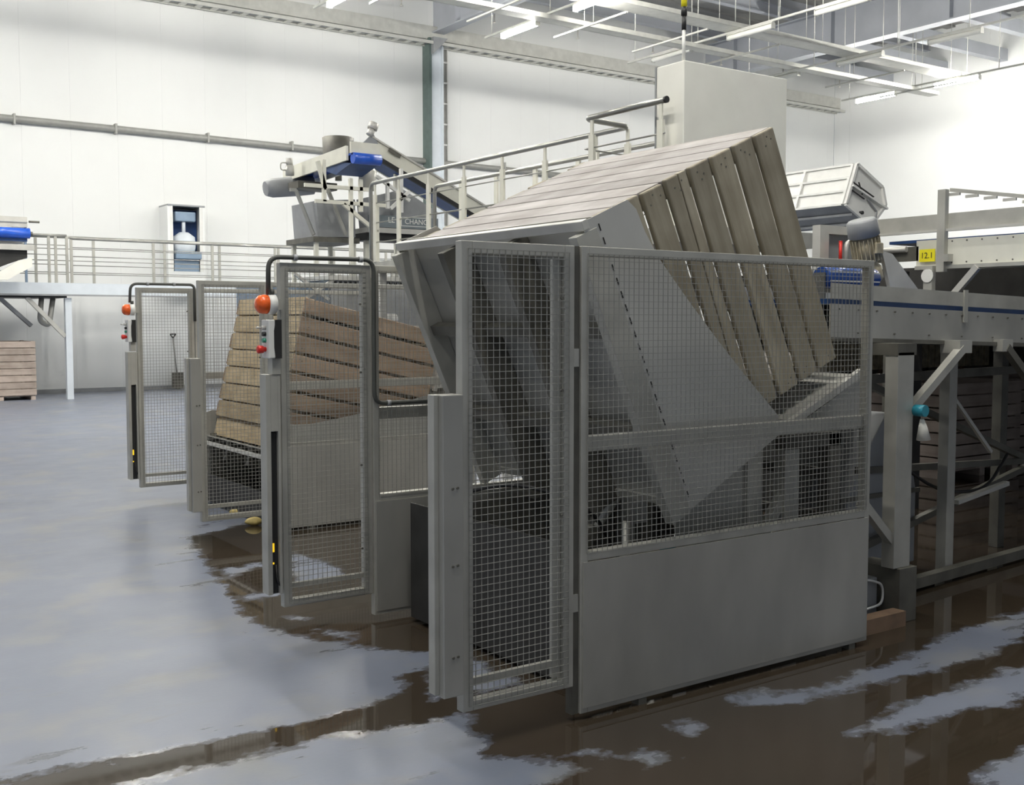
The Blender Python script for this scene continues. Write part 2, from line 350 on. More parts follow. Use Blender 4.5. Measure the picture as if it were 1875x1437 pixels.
# ---- lamps: rows along Y, hung at 9 m
def lamp(x, y0, lit, row, nth, total):
    on = 'lit' if lit else 'switched-off'
    lab = '%s fluorescent fitting, %s from the back wall in the %s' % (on, nth, row)
    t = thing('fluorescent_fitting', lab, 'ceiling light', (x, y0, 9.0), 'fluorescent fittings in the lamp rows')
    MB().box((x-.045, y0, 9.066), (x+.045, y0+1.5, 9.10)).build('housing', 'tray', t, .004)
    prof = [(x+.066*math.cos(q*math.pi/6), 9.0+.064*math.sin(q*math.pi/6)) for q in range(12)]
    MB().prism(prof, 'y', y0+.02, y0+1.48).build('diffuser', 'tube' if lit else 'tubeoff', t)
    for ye in (y0, y0+1.482): MB().box((x-.07, ye, 8.934), (x+.07, ye+.018, 9.066)).build('end_cap', 'tray', t)
ROWS = [(-2.9, 'unseen lamp row far to the left', (21.9, 19.0, 1.6), True), (1.8, 'unseen lamp row over the open floor', (21.9, 19.0, 10.3, 4.5, 1.6), True), (6.5, 'unseen lamp row over the tippers', (21.9, 19.0, 7.4, 1.6), True), (11.2, 'unseen lamp row just above the frame', (21.9, 19.0, 7.4), True),  # unseen rows; nearer fittings added to brighten fence, crate and hopper
        (16.0, 'lamp row nearest the green column', (21.9, 18.95, 16.0), True), (20.85, 'lamp row above the white cabinet', (21.65, 18.8, 16.0), False),
        (25.45, 'lamp row beside the blue-lit girder', (21.95, 19.05, 16.15), False), (30.2, 'lamp row with added near fittings against the right wall', (22.1, 19.2, 16.3, 13.4, 10.5), True)]  # nearest fittings of the last row added to brighten the right wall
NTH = ['first', 'second', 'third', 'fourth', 'fifth', 'sixth', 'seventh', 'eighth']
for x, row, ys, lit in ROWS:
    for i, y0 in enumerate(ys): lamp(x, y0, lit, row, NTH[i], len(ys))
    t = thing('lamp_rail', 'thin hanging rail carrying the %s' % row, 'rail', (x, 20, 9.12))
    MB().box((x-.03, 12 if min(ys) > 12 else -5, 9.10), (x+.03, 24.2, 9.15)).build('track', 'tray', t)
    for yy in (13.5, 16.5, 18.6, 21.4, 23.9): MB().tube([(x, yy, 9.15), (x, yy, 12.3)], .012, 5).build('hanger_rod', 'tray', t)
# ---- two cable trays along X with cross bars
def tray(label, y, z, x0, x1, wd, nb):
    t = thing('overhead_cable_tray', label, 'cable tray', (x1, y, z), 'overhead cable trays')
    for s in (-1, 1): MB().box((x0, y+s*wd/2-.015, z), (x1, y+s*wd/2+.015, z+.11)).build('side_rail', 'tray', t)
    MB().box((x0, y-wd/2, z), (x1, y+wd/2, z+.012)).build('base_sheet', 'tray', t)
    mb = MB()
    for q in range(nb): mb.tube([(x0, y-wd*.35+q*wd*.7/max(1, nb-1), z+.06), (x1-.4, y-wd*.35+q*wd*.7/max(1, nb-1), z+.06)], .03, 6)
    mb.build('cables', 'palesteel', t)
    xx = x0+1.5
    while xx < x1:
        for s in (-1, 1): MB().tube([(xx, y+s*wd/2, z+.1), (xx, y+s*wd/2, 12.3)], .01, 5).build('hanger_rod', 'tray', t)
        xx += 3.3
tray('nearer of the two long cable trays crossing under the roof', 20.1, 9.16, -4, 31.2, .55, 4)
tray('farther of the two long cable trays crossing under the roof', 21.55, 8.98, -4, 31.4, .35, 2)
for i, xx in enumerate(np.arange(9.2, 31, 2.6)):
    o = MB().box((xx, 19.8, 8.93), (xx+.05, 22.6, 8.97)).build('tray_cross_bar', 'tray'); tag(o, 'thin bar tying the overhead cable trays, %s from the left' % (NTH+['ninth', 'tenth'])[i], 'bar', 'tray cross bars')
t = thing('sprinkler_pipe', 'thin pipe with small hanging heads under the roof near the back wall', 'pipe', (20, 27.2, 10.6))
MB().tube([(X0, 27.2, 10.9), (35, 27.2, 10.9)], .04, 8).build('pipe', 'grey', t)
for xx in np.arange(9, 35, 3.1): MB().tube([(xx, 27.2, 10.9), (xx, 27.2, 10.55), (xx, 27.2, 10.5)], [.02, .02, .06], 8).build('sprinkler_head', 'palesteel', t)

# ================================================================== SAFETY FENCES
def wires(x0, x1, z0, z1, y, p=.03, r=.0013):
    mb = MB(); n = max(1, round((x1-x0)/p)); m = max(1, round((z1-z0)/p))
    for i in range(n+1): xx = x0+(x1-x0)*i/n; mb.box((xx-r, y-r, z0), (xx+r, y+r, z1))
    for i in range(m+1): zz = z0+(z1-z0)*i/m; mb.box((x0, y-3*r, zz-r), (x1, y-r, zz+r))
    return mb
ZT, ZG = 2.13, .165
def gate(label, x0, x1, y, pitch=.03, r=.0013):
    t = thing('mesh_gate', label, 'gate', ((x0+x1)/2, y, ZG), 'mesh gates')
    a = .052
    MB().box((x0, y-.02, ZG), (x0+a, y+.03, ZT)).build('stile', 'steel', t, .003)
    MB().box((x1-a, y-.02, ZG), (x1, y+.03, ZT)).build('stile', 'steel', t, .003)
    MB().box((x0+a, y-.02, ZT-a), (x1-a, y+.03, ZT)).build('top_rail', 'steel', t, .003)
    MB().box((x0+a, y-.02, ZG), (x1-a, y+.03, ZG+a*.8)).build('bottom_rail', 'steel', t, .003)
    MB().box((x0+a, y+.004, ZG+.10), (x1-a, y+.03, ZG+.13)).build('lower_rail', 'steel', t, .002)
    if y < 4: MB().box((x1-a-.045, y+.005, ZG+.05), (x1-a-.002, y+.03, ZT-a-.01)).build('inner_strip', 'steel', t, .002)
    wires(x0+a-.022, x1-a+.022, ZG+a*.8-.02, ZT-a+.02, y-.024, pitch, r).build('wire_mesh', 'wire', t)
    mb = MB()
    for zz in (.45, .95, 1.5, 1.9): mb.tube([(x1-a-.02, y-.030, zz), (x1-a-.02, y-.02, zz)], .007, 6)
    mb.build('screws', 'darksteel', t)
    return t
def panel(label, x0, x1, y, pitch=.03, r=.0013):
    t = thing('fence_panel', label, 'fence', ((x0+x1)/2, y, 0), 'fence panels with sheet skirts')
    a = .042
    MB().box((x0, y-.02, .03), (x0+a, y+.03, ZT)).build('stile', 'steel', t, .003)
    MB().box((x1-a, y-.02, .03), (x1, y+.03, ZT)).build('stile', 'steel', t, .003)
    MB().box((x0+a, y-.02, ZT-a), (x1-a, y+.03, ZT)).build('top_rail', 'steel', t, .003)
    MB().box((x0+a, y+.0, 1.215), (x1-a, y+.045, 1.285)).build('middle_rail', 'steel', t, .003)
    MB().box((x0+a, y-.02, .725), (x1-a, y+.03, .765)).build('skirt_rail', 'steel', t, .003)
    MB().box((x0+a, y-.02, .03), (x1-a, y+.03, .06)).build('bottom_rail', 'steel', t, .003)
    MB().box((x0+a*.3, y-.026, .055), (x1-a*.3, y-.018, .722)).build('skirt_sheet', 'sheet', t)
    wires(x0+a-.01, x1-a+.01, .76, ZT-a+.01, y-.024, pitch, r).build('wire_mesh', 'wire', t)
    for fxx in (x0+.35, x1-.15): MB().box((fxx, y-.02, 0), (fxx+.05, y+.03, .03)).build('foot', 'darksteel', t)
    return t
def curtain_post(label, x0, x1, y, slot):
    t = thing('light_curtain_post', label, 'post', ((x0+x1)/2, y, .26), 'light curtain posts')
    z0, z1 = .255, 1.503
    if slot:
        MB().box((x0, y-.045, z0), (x0+.028, y+.045, z1)).box((x1-.016, y-.045, z0), (x1, y+.045, z1)).box((x0+.028, y+.02, z0), (x1-.016, y+.045, z1)).box((x0+.028, y-.045, z1-.32), (x1-.016, y+.02, z1)).build('housing', 'steel', t, .002)
        MB().box((x0+.030, y-.02, z0), (x1-.018, y+.018, z1-.33)).build('light_bar', 'black', t)
        MB().box((x0+.034, y-.026, z0+.24), (x0+.046, y-.02, z0+.29)).box((x0+.034, y-.026, z0+.17), (x0+.044, y-.02, z0+.18)).build('indicator', 'amber_led', t)
        MB().tube(fillet([(x1-.03, y-.02, .42), (x1-.03, y-.035, .33), (x1-.005, y-.035, .29)], .02), .006, 6).build('cable', 'black', t)
    else:
        MB().box((x0, y-.055, z0), (x1, y+.03, z1)).build('housing', 'sheet', t, .004)
        MB().box((x0-.022, y-.02, z0+.01), (x0, y+.03, z1)).build('side_flange', 'steel', t, .002)
        mb = MB()
        for zz in (.42, .80, 1.12): mb.tube([(x0+.045, y-.06, zz), (x0+.045, y-.054, zz)], .006, 6).tube([(x0+.068, y-.06, zz+.002), (x0+.068, y-.054, zz+.002)], .006, 6)
        mb.build('bolts', 'darksteel', t)
    for zz in (.55, 1.42): MB().box((x1-.005, y-.01, zz), (x1+.03, y+.02, zz+.06)).build('bracket', 'steel', t)
    return t
FA, FA2, FB, FC = 3.833, 5.853, 8.761, 10.927
gate('large mesh gate in front, nearest the camera, at the puddle edge', 2.404, 2.987, FA)
gate('tall mesh gate with dark conduit arched over it and a large orange beacon', 2.471, 3.039, FA2)
gate('mesh gate in front of the tan crate, no beacon, half hidden by the beacon gate', 3.002, 3.585, FB)
gate('smallest, farthest mesh gate with a small orange beacon', 3.134, 3.70, FC)
t = thing('hinge_post', 'slim steel hinge post between the front gate and the front panel', 'post', (3.005, FA, 0)); MB().box((2.990, FA-.005, .03), (3.026, FA+.04, ZT)).build('post', 'darksteel', t); MB().box((2.985, FA-.012, .5), (3.02, FA-.005, .58)).box((2.985, FA-.012, 1.6), (3.02, FA-.005, 1.68)).build('hinge', 'steel', t)
panel('wide front fence panel with mesh above a plain grey sheet', 3.028, 5.058, FA)
panel('fence panel behind the tipped crate, beside the conduit gate', 3.052, 5.05, FA2)
panel('fence panel with mesh in front of the brown crate', 3.60, 5.65, FB)
panel('farthest fence panel, behind the brown crate', 3.71, 5.75, FC)
curtain_post('plain steel post at the left edge of the large front gate', 2.290, 2.388, FA, False)
curtain_post('slotted steel post with yellow light under the large orange beacon', 2.368, 2.455, FA2, True)
curtain_post('plain steel post beside the mesh gate of the tan crate', 2.916, 3.0, FB, False)
curtain_post('slotted steel post with yellow light at the farthest gate', 3.03, 3.122, FC, True)
def conduit(label, y, pts, clips, ):
    t = thing('conduit', label, 'conduit', (pts[0][0], y, pts[0][1]), 'dark conduits over the gates')
    MB().tube(fillet([(a, y-.03, b) for a, b in pts], .07, 6), .0135, 10).build('pipe', 'conduit', t)
    for a, b in clips: MB().tube([(a-.012, y-.03, b), (a+.012, y-.03, b)], .018, 10).build('clip', 'grey', t)
conduit('dark plastic conduit arched over the tall middle gate and along the low frame', FA2, [(2.397, 1.95), (2.400, 2.158), (3.056, 2.162), (3.054, 1.312), (3.50, 1.312), (3.9, 1.312)], [(2.56, 2.159), (2.97, 2.161), (3.15, 1.312)])
conduit('dark conduit arched over the farthest small gate', FC, [(3.066, 1.98), (3.075, 2.165), (3.60, 2.165), (3.705, 2.165), (3.705, 1.8)], [(3.24, 2.165), (3.5, 2.165)])
def beacon(label, x, y, z):
    t = thing('beacon_lamp', label, 'beacon', (x, y, z), 'orange beacons')
    MB().tube([(x+.0, y, z), (x+.045, y, z), (x+.05, y, z)], [.056, .056, .045], 16).build('base', 'white', t)
    mb = MB().tube([(x, y, z), (x-.02, y, z), (x-.045, y, z), (x-.06, y, z), (x-.066, y, z)], [.054, .054, .05, .036, .012], 16); mb.build('dome', 'orange', t)
    MB().tube([(x+.03, y, z+.05), (x+.03, y, z+.085)], .016, 8).build('gland', 'conduit', t)
    MB().box((x+.045, y-.02, z-.03), (x+.085, y+.02, z+.03)).build('bracket', 'steel', t)
beacon('large orange beacon on the tall middle gate', 2.392, FA2-.02, 1.895)
beacon('small orange beacon on the farthest gate', 3.06, FC-.02, 1.913)
def control(label, x, y, z0):
    t = thing('control_box', label, 'control box', (x, y, z0), 'control boxes')
    z1 = z0+.215
    MB().box((x-.03, y-.06, z0), (x+.008, y+.05, z1)).build('body', 'white', t, .006)
    MB().prism([(x+.008, z0), (x+.045, z0), (x+.045, z1), (x+.008, z1), (x+.008, z1-.02), (x+.0, z1-.06), (x+.0, z0+.06)], 'y', y-.062, y+.045).build('backplate', 'black', t)
    e = MB().tube([(x-.03, y-.01, z0+.05), (x-.045, y-.01, z0+.05), (x-.046, y-.01, z0+.05), (x-.075, y-.01, z0+.05), (x-.08, y-.01, z0+.05)], [.014, .014, .021, .023, .015], 12).build('emergency_button', 'red', t); e['label'] = 'red emergency button'
    MB().tube([(x-.03, y-.01, z0+.10), (x-.048, y-.01, z0+.10)], .013, 10).build('button', 'green', t)
    MB().tube([(x-.03, y-.01, z0+.135), (x-.048, y-.01, z0+.135)], .013, 10).build('button', 'black', t)
    MB().tube([(x-.03, y-.01, z0+.17), (x-.055, y-.01, z0+.17)], .012, 10).tube([(x-.055, y-.01, z0+.17), (x-.085, y-.012, z0+.172)], .006, 8).build('selector', 'palesteel', t)
    MB().box((x+.0, y-.03, z0-.09), (x+.05, y+.03, z0+.0)).build('bracket', 'steel', t)
control('white control box with red button on the tall middle gate', 2.407, FA2-.02, 1.594)
control('white control box with red button on the farthest gate', 3.06, FC-.02, 1.60)

# ================================================================== TIPPERS AND CRATES (local frame: x right, y back, z up at rest)
def crate(label, loc, tilt, mats, size=(1.30, 1.60, 1.22), nb=8, base=.12, group=None, rotz=0, parts_gap=.029, split=None):
    ex, sy, _ = mats   # end boards (along x), side boards (along y)
    t = thing('wooden_crate', label, 'crate', loc, group, rot=(0, tilt, rotz))
    W, D, H = size; p = H/nb; th = .024; te = .031
    for side in (0, 1):
        yy = 0 if side == 0 else D-te
        for i in range(nb):
            g = parts_gap*random.uniform(.75, 1.3); z0 = base+i*p+g/2; z1 = base+(i+1)*p-g/2; jog = random.uniform(-.005, .005); sk = random.uniform(-.004, .004)
            FB_ = [(0,3,2,1),(4,5,6,7),(0,1,5,4),(1,2,6,5),(2,3,7,6),(3,0,4,7)]
            def slabv(za, zb, zc, zd): return [(jog, yy, za), (W+jog, yy, zb), (W+jog, yy+te, zb), (jog, yy+te, za), (jog, yy, zc), (W+jog, yy, zd), (W+jog, yy+te, zd), (jog, yy+te, zc)]
            if split == i and side == 0:     # one board has cracked lengthwise
                zm = z0+(z1-z0)*.62; zn = z0+(z1-z0)*.42
                MB().add(slabv(zm+.003, zn+.003, z1, z1+sk), FB_).build('end_board', ex, t, .004)
                EB = MB().add(slabv(z0, z0+sk, zm-.003, zn-.003), FB_)
            else: EB = MB().add(slabv(z0, z0+sk, z1, z1+sk), FB_)
            eb = EB.build('end_board', ex, t, .007)
            if side == 0:
                nm = MB()
                for xx in (.035, .055, .078, W-.04, W-.06):
                    zz = z0+(.2+.6*random.random())*(z1-z0); nm.tube([(xx, -.0015, zz), (xx, .002, zz)], .005, 6)
                nm.build('nails', 'darksteel', eb, kind='stuff')
    for side in (0, 1):
        xx = 0 if side == 0 else W-th
        for i in range(nb):
            g = .013; z0 = base+i*p+g/2; z1 = base+(i+1)*p-g/2
            MB().box((xx, te+.001, z0), (xx+th, D-te-.001, z1)).build('side_board', sy, t, .003)
    for cx in (th+.001, W-th-.071):
        for cy in (te+.001, D-te-.071): MB().box((cx, cy, base+.001), (cx+.07, cy+.07, base+H-.01)).build('corner_post', mats[2], t)
    for i in range(6): MB().box((.03+i*(W-.06)/6+.005, .03, base-.02), (.03+(i+1)*(W-.06)/6-.005, D-.03, base)).build('floor_board', sy, t)
    for i in range(3 if base > .06 else 0): cx = [0.02, W/2-.05, W-.12][i]; MB().box((cx, .02, 0), (cx+.10, D-.02, base-.021)).build('skid', sy, t)
    return t
def tipper(label_c, label_b, O, tilt, D=1.70):
    # tilting cradle
    t = thing('tipping_cradle', label_c, 'tipper', O, 'tipping cradles', rot=(0, tilt, 0))
    plate = [(-.02, 0), (-.02, .30), (.04, .335), (.16, .345), (.30, .375), (.45, .43), (.60, .487), (.84, .585), (1.08, .69), (1.40, .84), (1.50, .80), (1.55, .05), (1.52, 0)]
    MB().prism(plate, 'y', -.052, -.046).build('end_plate', 'plate', t)
    MB().prism(plate, 'y', D+.0, D+.006).build('end_plate', 'sheet', t)
    MB().box((-.02, -.05, .075), (1.5, D, .083)).build('bed_sheet', 'sheet', t)
    MB().box((-.028, -.06, -.008), (.02, D+.01, .030)).build('lip_bar', 'palesteel', t, .004)
    for i, yy in enumerate((-.055, .50, 1.06, D-.055)):
        MB().box((.03, yy, -.06 if i in (0, 3) else -.10), (1.56, yy+.06, .074)).build('bed_rib', 'steel' if i in (0, 3) else 'darksteel', t, .003)
    for xx in (.50, 1.05): MB().box((xx, .006, -.02), (xx+.06, D-.056, .04)).build('cross_rib', 'darksteel', t)
    MB().box((1.50, -.05, .06), (1.54, D, .10)).build('hinge_bar', 'steel', t)
    # pouring chute at the discharge side
    MB().prism([(1.47, .92), (1.50, .92), (1.515, 1.53), (1.485, 1.53)], 'y', -.06, D).build('chute_floor', 'sheet', t)
    MB().prism([(1.515, .95), (1.515, 1.53), (1.69, 1.52), (1.72, 1.38), (1.60, 1.08)], 'y', -.055, -.049).build('chute_side', 'sheet', t)
    MB().box((1.462, -.07, .90), (1.500, -.035, 1.55)).build('chute_edge', 'palesteel', t)
    mb = MB()
    for i in range(22): mb.box((.02+i*.068, -.0555, .088), (.055+i*.068, -.0525, .093))
    mb.build('seam', 'black', t, kind='stuff')
    # fixed base frame on the floor
    bx = O[0]; y0 = O[1]; hx, hz = O[0]+1.53*math.cos(tilt)+.05*math.sin(tilt), O[2]-1.53*math.sin(tilt)+.05*math.cos(tilt)
    return t
O1 = (3.18, 4.05, 2.235); T1 = R(66)
O2 = (3.68, 8.99, .60); T2 = R(13)
def cradle_pt(O, a, u, y, w_): return (O[0]+u*math.cos(a)+w_*math.sin(a), O[1]+y, O[2]-u*math.sin(a)+w_*math.cos(a))
tipper('raised steel tipping cradle steeply tilted behind the front fence', '', O1, T1)
tipper('low steel tipping cradle slightly tilted under the brown crate', '', O2, T2)
c1 = cradle_pt(O1, T1, .0, .03, .085)
crate('big grey wooden crate steeply tipped above the front fence', c1, T1, ('wgx', 'wly', 'wgz'), size=(1.36, 1.62, 1.385), base=.022, split=3)
c2 = cradle_pt(O2, T2, .06, .03, .10)
crate('brown and tan wooden crate slightly tilted behind the middle gate', c2, T2, ('wbx', 'wty', 'wtz'), size=(1.42, 1.62, 1.19), nb=7, base=.185)
def heap(label, loc, tilt, W, D, z0, h):
    # lumpy unseen potato load added to darken the gaps between crate boards
    n, m = 26, 30; mb = MB(); rnd = random.Random(3)
    vs = [(W*i/n, D*j/m, h+rnd.uniform(-.03, .03)) for j in range(m+1) for i in range(n+1)]
    fs = [(j*(n+1)+i, j*(n+1)+i+1, (j+1)*(n+1)+i+1, (j+1)*(n+1)+i) for j in range(m) for i in range(n)]
    mb.add(vs, fs, True); mb.add([(0,0,0),(W,0,0),(W,D,0),(0,D,0),(0,0,h-.04),(W,0,h-.04),(W,D,h-.04),(0,D,h-.04)], [(0,3,2,1),(0,1,5,4),(1,2,6,5),(2,3,7,6),(3,0,4,7)])
    o = mb.build('potato_load', 'earth', None); o.location = loc; o.rotation_euler = (0, tilt, 0); tag(o, label, 'potatoes', kind='stuff')
h2 = cradle_pt(O2, T2, .06+.028, .03+.042, .10+.19)
heap('unseen earthy potatoes filling the slightly tilted brown crate', h2, T2, 1.42-.056, 1.62-.084, 0, 1.05)
def base(label, X, Y, up):
    t = thing('tipper_base', label, 'machine frame', (X+1, Y+.8, 0), 'tipper base frames')
    for yy in (Y+.06, Y+1.54): MB().box((X-.02, yy, .03), (X+2.0, yy+.1, .13)).build('floor_rail', 'darksteel', t)
    for xx in (X+.05, X+1.0, X+1.9): MB().box((xx, Y+.16, .03), (xx+.08, Y+1.54, .11)).build('cross_rail', 'palesteel' if xx < X+.1 else 'darksteel', t)
    MB().box((X-.03, Y+.06, .03), (X-.02, Y+1.64, .72 if up else .3)).build('side_skirt', 'gloom', t)
    MB().box((X+.15, Y+.17, .115), (X+1.0, Y+1.5, .125)).build('floor_plate', 'darksteel', t)
    for yy in (Y+.10, Y+1.5):
        MB().box((X+1.5, yy, .13), (X+1.62, yy+.08, 1.08)).build('upright', 'steel', t)
        MB().box((X+1.88, yy, .13), (X+1.98, yy+.08, 1.15)).build('upright', 'darksteel', t)
        MB().bar((X+1.0, yy+.04, .15), (X+1.55, yy+.04, .85), .05, .06).build('brace', 'steel', t)
        MB().box((X+1.5, yy, 1.08), (X+1.98, yy+.08, 1.16)).build('head_rail', 'darksteel', t)
    MB().box((X+1.18, Y+.08, .13), (X+1.29, Y+.16, 1.16)).build('upright', 'steel', t)
    MB().prism([(X+.72, .30), (X+.95, .52), (X+1.05, .38), (X+1.18, .30), (X+1.18, 1.14), (X+.62, 1.14)], 'y', Y+.10, Y+.108).build('gusset_plate', 'sheet', t)
    MB().box((X+.0, Y+1.56, .13), (X+1.98, Y+1.57, .70)).build('dark_filler_plate', 'darksteel', t)  # dark plate added to block the bright floor behind
    for zz in (.35, .62, .88): MB().box((X+1.90, Y+.18, zz), (X+1.95, Y+1.5, zz+.06)).build('tie_rail', 'darksteel', t)
    MB().tube([(X+.35, Y+.85, .2), (X+.75, Y+.85, .6 if up else .35)], .05, 10).build('cylinder_barrel', 'darksteel', t)
    MB().tube([(X+.75, Y+.85, .6 if up else .35), (X+(1.05 if up else .9), Y+.85, .92 if up else .42)], .025, 10).build('cylinder_rod', 'palesteel', t)
    MB().box((X+.9, Y+.7, .13), (X+1.35, Y+1.15, .42)).build('pump_box', 'darksteel', t, .01)
    MB().tube([(X+1.0, Y+.5, .48), (X+1.25, Y+.5, .48)], .08, 12).build('pump_motor', 'teal', t)
    MB().tube([(X+.55, Y+.35, .13), (X+.55, Y+.35, .74)], .022, 8).build('sensor_post', 'steel', t)
    MB().tube(fillet([(X+.9, Y+.8, .40), (X+.5, Y+.6, .80), (X+.2, Y+.9, .92), (X+.0, Y+1.2, .82)] if up else [(X+.9, Y+.8, .30), (X+.6, Y+.6, .16), (X+.3, Y+.9, .16), (X+.1, Y+1.2, .15)], .2), .012, 6).build('hose', 'black', t)
    MB().bar((X+1.2, Y+1.3, .9), (X+1.8, Y+1.2, .45), .05, .03).build('brace', 'palesteel', t)
    MB().box((X+1.35, Y+1.25, .5), (X+1.5, Y+1.27, .85)).build('cover_plate', 'palesteel', t)
base('dark machine frame on the floor under the steeply tipped crate', 3.25, 4.05, True)
base('dark machine frame on the floor under the brown crate', 3.72, 8.99, False)

# ================================================================== CONVEYORS ON THE RIGHT
t = thing('belt_conveyor', 'grey belt conveyor with long bolted side plates, behind the front fence end', 'conveyor', (5.9, 4.55, 0))
cz = lambda x: 1.70-.028*(x-5.5)
def slab(xa, xb, y0, y1, za, zb, mat, name, bev=0):
    MB().add([(xa, y0, cz(xa)+za), (xb, y0, cz(xb)+za), (xb, y1, cz(xb)+za), (xa, y1, cz(xa)+za), (xa, y0, cz(xa)+zb), (xb, y0, cz(xb)+zb), (xb, y1, cz(xb)+zb), (xa, y1, cz(xa)+zb)],
             [(0,3,2,1),(4,5,6,7),(0,1,5,4),(1,2,6,5),(2,3,7,6),(3,0,4,7)]).build(name, mat, t, bev)
for y0 in (4.20, 4.98):
    slab(5.18, 10.2, y0, y0+.012, 0, .195, 'sheet', 'side_plate')
    slab(5.18, 10.2, y0-.03 if y0 < 4.5 else y0, y0+.012 if y0 < 4.5 else y0+.04, -.025, 0, 'darksteel', 'bottom_flange')
    slab(5.18, 10.2, y0-.004, y0+.006, .225, .315, 'steel', 'skirt_guard')
slab(5.18, 10.2, 4.22, 4.98, .19, .225, 'darkblue', 'belt')
slab(5.3, 10.0, 4.3, 4.9, -.02, .0, 'black', 'return_belt')
mb = MB()
for i in range(26):
    xx = 5.25+i*.175
    mb.tube([(xx, 4.198, cz(xx)+.165), (xx, 4.192, cz(xx)+.165)], .006, 6)
    if i % 2: mb.tube([(xx, 4.198, cz(xx)+.03), (xx, 4.192, cz(xx)+.03)], .006, 6)
mb.build('bolts', 'darksteel', t)
for xx in (6.48, 7.55, 8.9): MB().box((xx, 4.185, cz(xx)+.12), (xx+.04, 4.197, cz(xx)+.33)).build('guard_bracket', 'steel', t)
MB().tube([(5.45, 4.5, 2.07), (5.95, 4.5, 2.07)], .065, 24).build('head_drum', 'navy', t)
for zz in (2.045, 2.10): MB().box((5.46, 4.434, zz), (5.94, 4.437, zz+.008)).build('drum_glint', 'palesteel', t)  # pale strips drawn as the glints along the drum
for xx in (5.43, 5.95): MB().box((xx, 4.46, 1.9), (xx+.02, 4.54, 2.1)).build('drum_bearing', 'darksteel', t)
# legs and braces of that conveyor
MB().box((5.545, 4.0, .33), (5.70, 4.09, 1.62)).build('leg', 'steel', t, .004)
MB().box((5.54, 4.0, 1.60), (5.72, 4.2, 1.67)).build('leg_bracket', 'darksteel', t)
MB().box((5.58, 3.98, .0), (5.745, 4.3, .33)).build('leg_base', 'darksteel', t, .004)
MB().bar((5.28, 4.04, .755), (5.66, 4.04, .405), .05, .05).build('brace', 'steel', t)
MB().bar((5.72, 4.08, 1.22), (6.30, 4.08, 1.63), .05, .05).build('brace', 'steel', t)
MB().box((6.25, 4.06, 1.60), (6.38, 4.2, 1.68)).build('brace_foot', 'steel', t)
MB().bar((6.90, 4.15, 1.63), (7.7, 4.15, 1.02), .05, .05).build('brace', 'darksteel', t)
MB().box((6.84, 4.13, 1.60), (6.96, 4.2, 1.68)).build('brace_foot', 'steel', t)
for xx, yy in ((6.82, 4.50), (6.86, 5.0), (8.12, 4.9), (8.3, 4.35)):
    MB().box((xx, yy, 0), (xx+.09, yy+.08, 1.66)).build('leg', 'darksteel' if xx != 6.82 else 'steel', t, .003)
MB().bar((6.2, 4.72, 1.38), (8.2, 4.72, .72), .05, .045).build('brace', 'darksteel', t)
MB().bar((6.9, 4.60, 1.36), (7.5, 4.60, .84), .025, .025).build('brace', 'palesteel', t)
MB().bar((6.1, 4.7, .80), (8.6, 4.7, .70), .045, .045).build('tie_rail', 'darksteel', t)
MB().bar((6.0, 4.6, .30), (8.4, 4.8, .66), .045, .045).build('brace', 'darksteel', t)
MB().bar((6.0, 4.6, 1.42), (8.6, 4.9, 1.42), .05, .06).build('tie_rail', 'darksteel', t)
MB().bar((6.15, 4.4, .06), (8.6, 4.6, .06), .07, .07).build('floor_beam', 'darksteel', t)
MB().bar((7.0, 4.55, .52), (7.65, 4.56, .60), .05, .03).build('bracket', 'palesteel', t)
MB().tube(fillet([(6.3, 4.62, .90), (6.9, 4.6, .58), (7.5, 4.62, .56), (7.8, 4.65, .80)], .3), .012, 8).build('hose', 'black', t)
o = MB().box((5.12, 3.93, .0), (5.575, 4.02, .09)).build('sill_beam', 'rust'); tag(o, 'rust brown sill beam on the wet floor at the fence end', 'beam')
t = thing('junction_box', 'dark junction box with white cable at the right fence end', 'box', (5.40, 4.2, .0)); MB().box((5.24, 4.12, .0), (5.56, 4.5, .26)).build('body', 'grey', t, .01)
MB().tube(fillet([(5.2, 4.10, .30), (5.45, 4.09, .26), (5.57, 4.09, .22), (5.57, 4.09, .10), (5.3, 4.09, .08)], .05), .008, 6).build('cable', 'white', t)
t = thing('dark_filler_hopper', 'added dark hopper filling the bright gap under the lip of the tipped crate', 'hopper', (5.7, 5.1, 0))  # dark body added to cover the bright floor and wall behind
MB().prism([(5.32, 1.30), (6.3, 1.30), (6.1, .55), (5.5, .55)], 'y', 5.02, 5.62).build('body', 'darksteel', t); MB().box((5.28, 5.0, 1.28), (6.34, 5.64, 1.34)).build('rim', 'steel', t)
for xx in (5.5, 6.05):
    for yy in (5.04, 5.54): MB().box((xx, yy, 0), (xx+.06, yy+.06, .56)).build('leg', 'darksteel', t)
# dark discharge hood behind the leg
t = thing('discharge_hood', 'dark grey funnel-shaped hood behind the conveyor leg', 'hood', (6.4, 4.9, .1))
MB().prism([(5.95, .10), (6.75, .10), (6.75, .62), (6.60, 1.16), (6.40, 1.16), (6.25, .98), (6.0, .62)], 'y', 4.7, 5.3).build('body', 'grey', t, .01)
MB().box((5.93, 4.68, .60), (6.77, 4.70, .63)).build('seam', 'darksteel', t)
t = thing('hanging_funnel', 'teal clip with pale yellow plastic funnel hanging on the conveyor leg', 'funnel', (5.72, 3.97, 1.1))
MB().tube([(5.72, 3.93, 1.27), (5.72, 4.0, 1.27)], .035, 12).build('clip', 'teal', t)
MB().tube([(5.73, 3.96, 1.22), (5.74, 3.96, 1.17), (5.75, 3.96, 1.095)], [.012, .026, .042], 12).build('cone', 'cabinet', t)
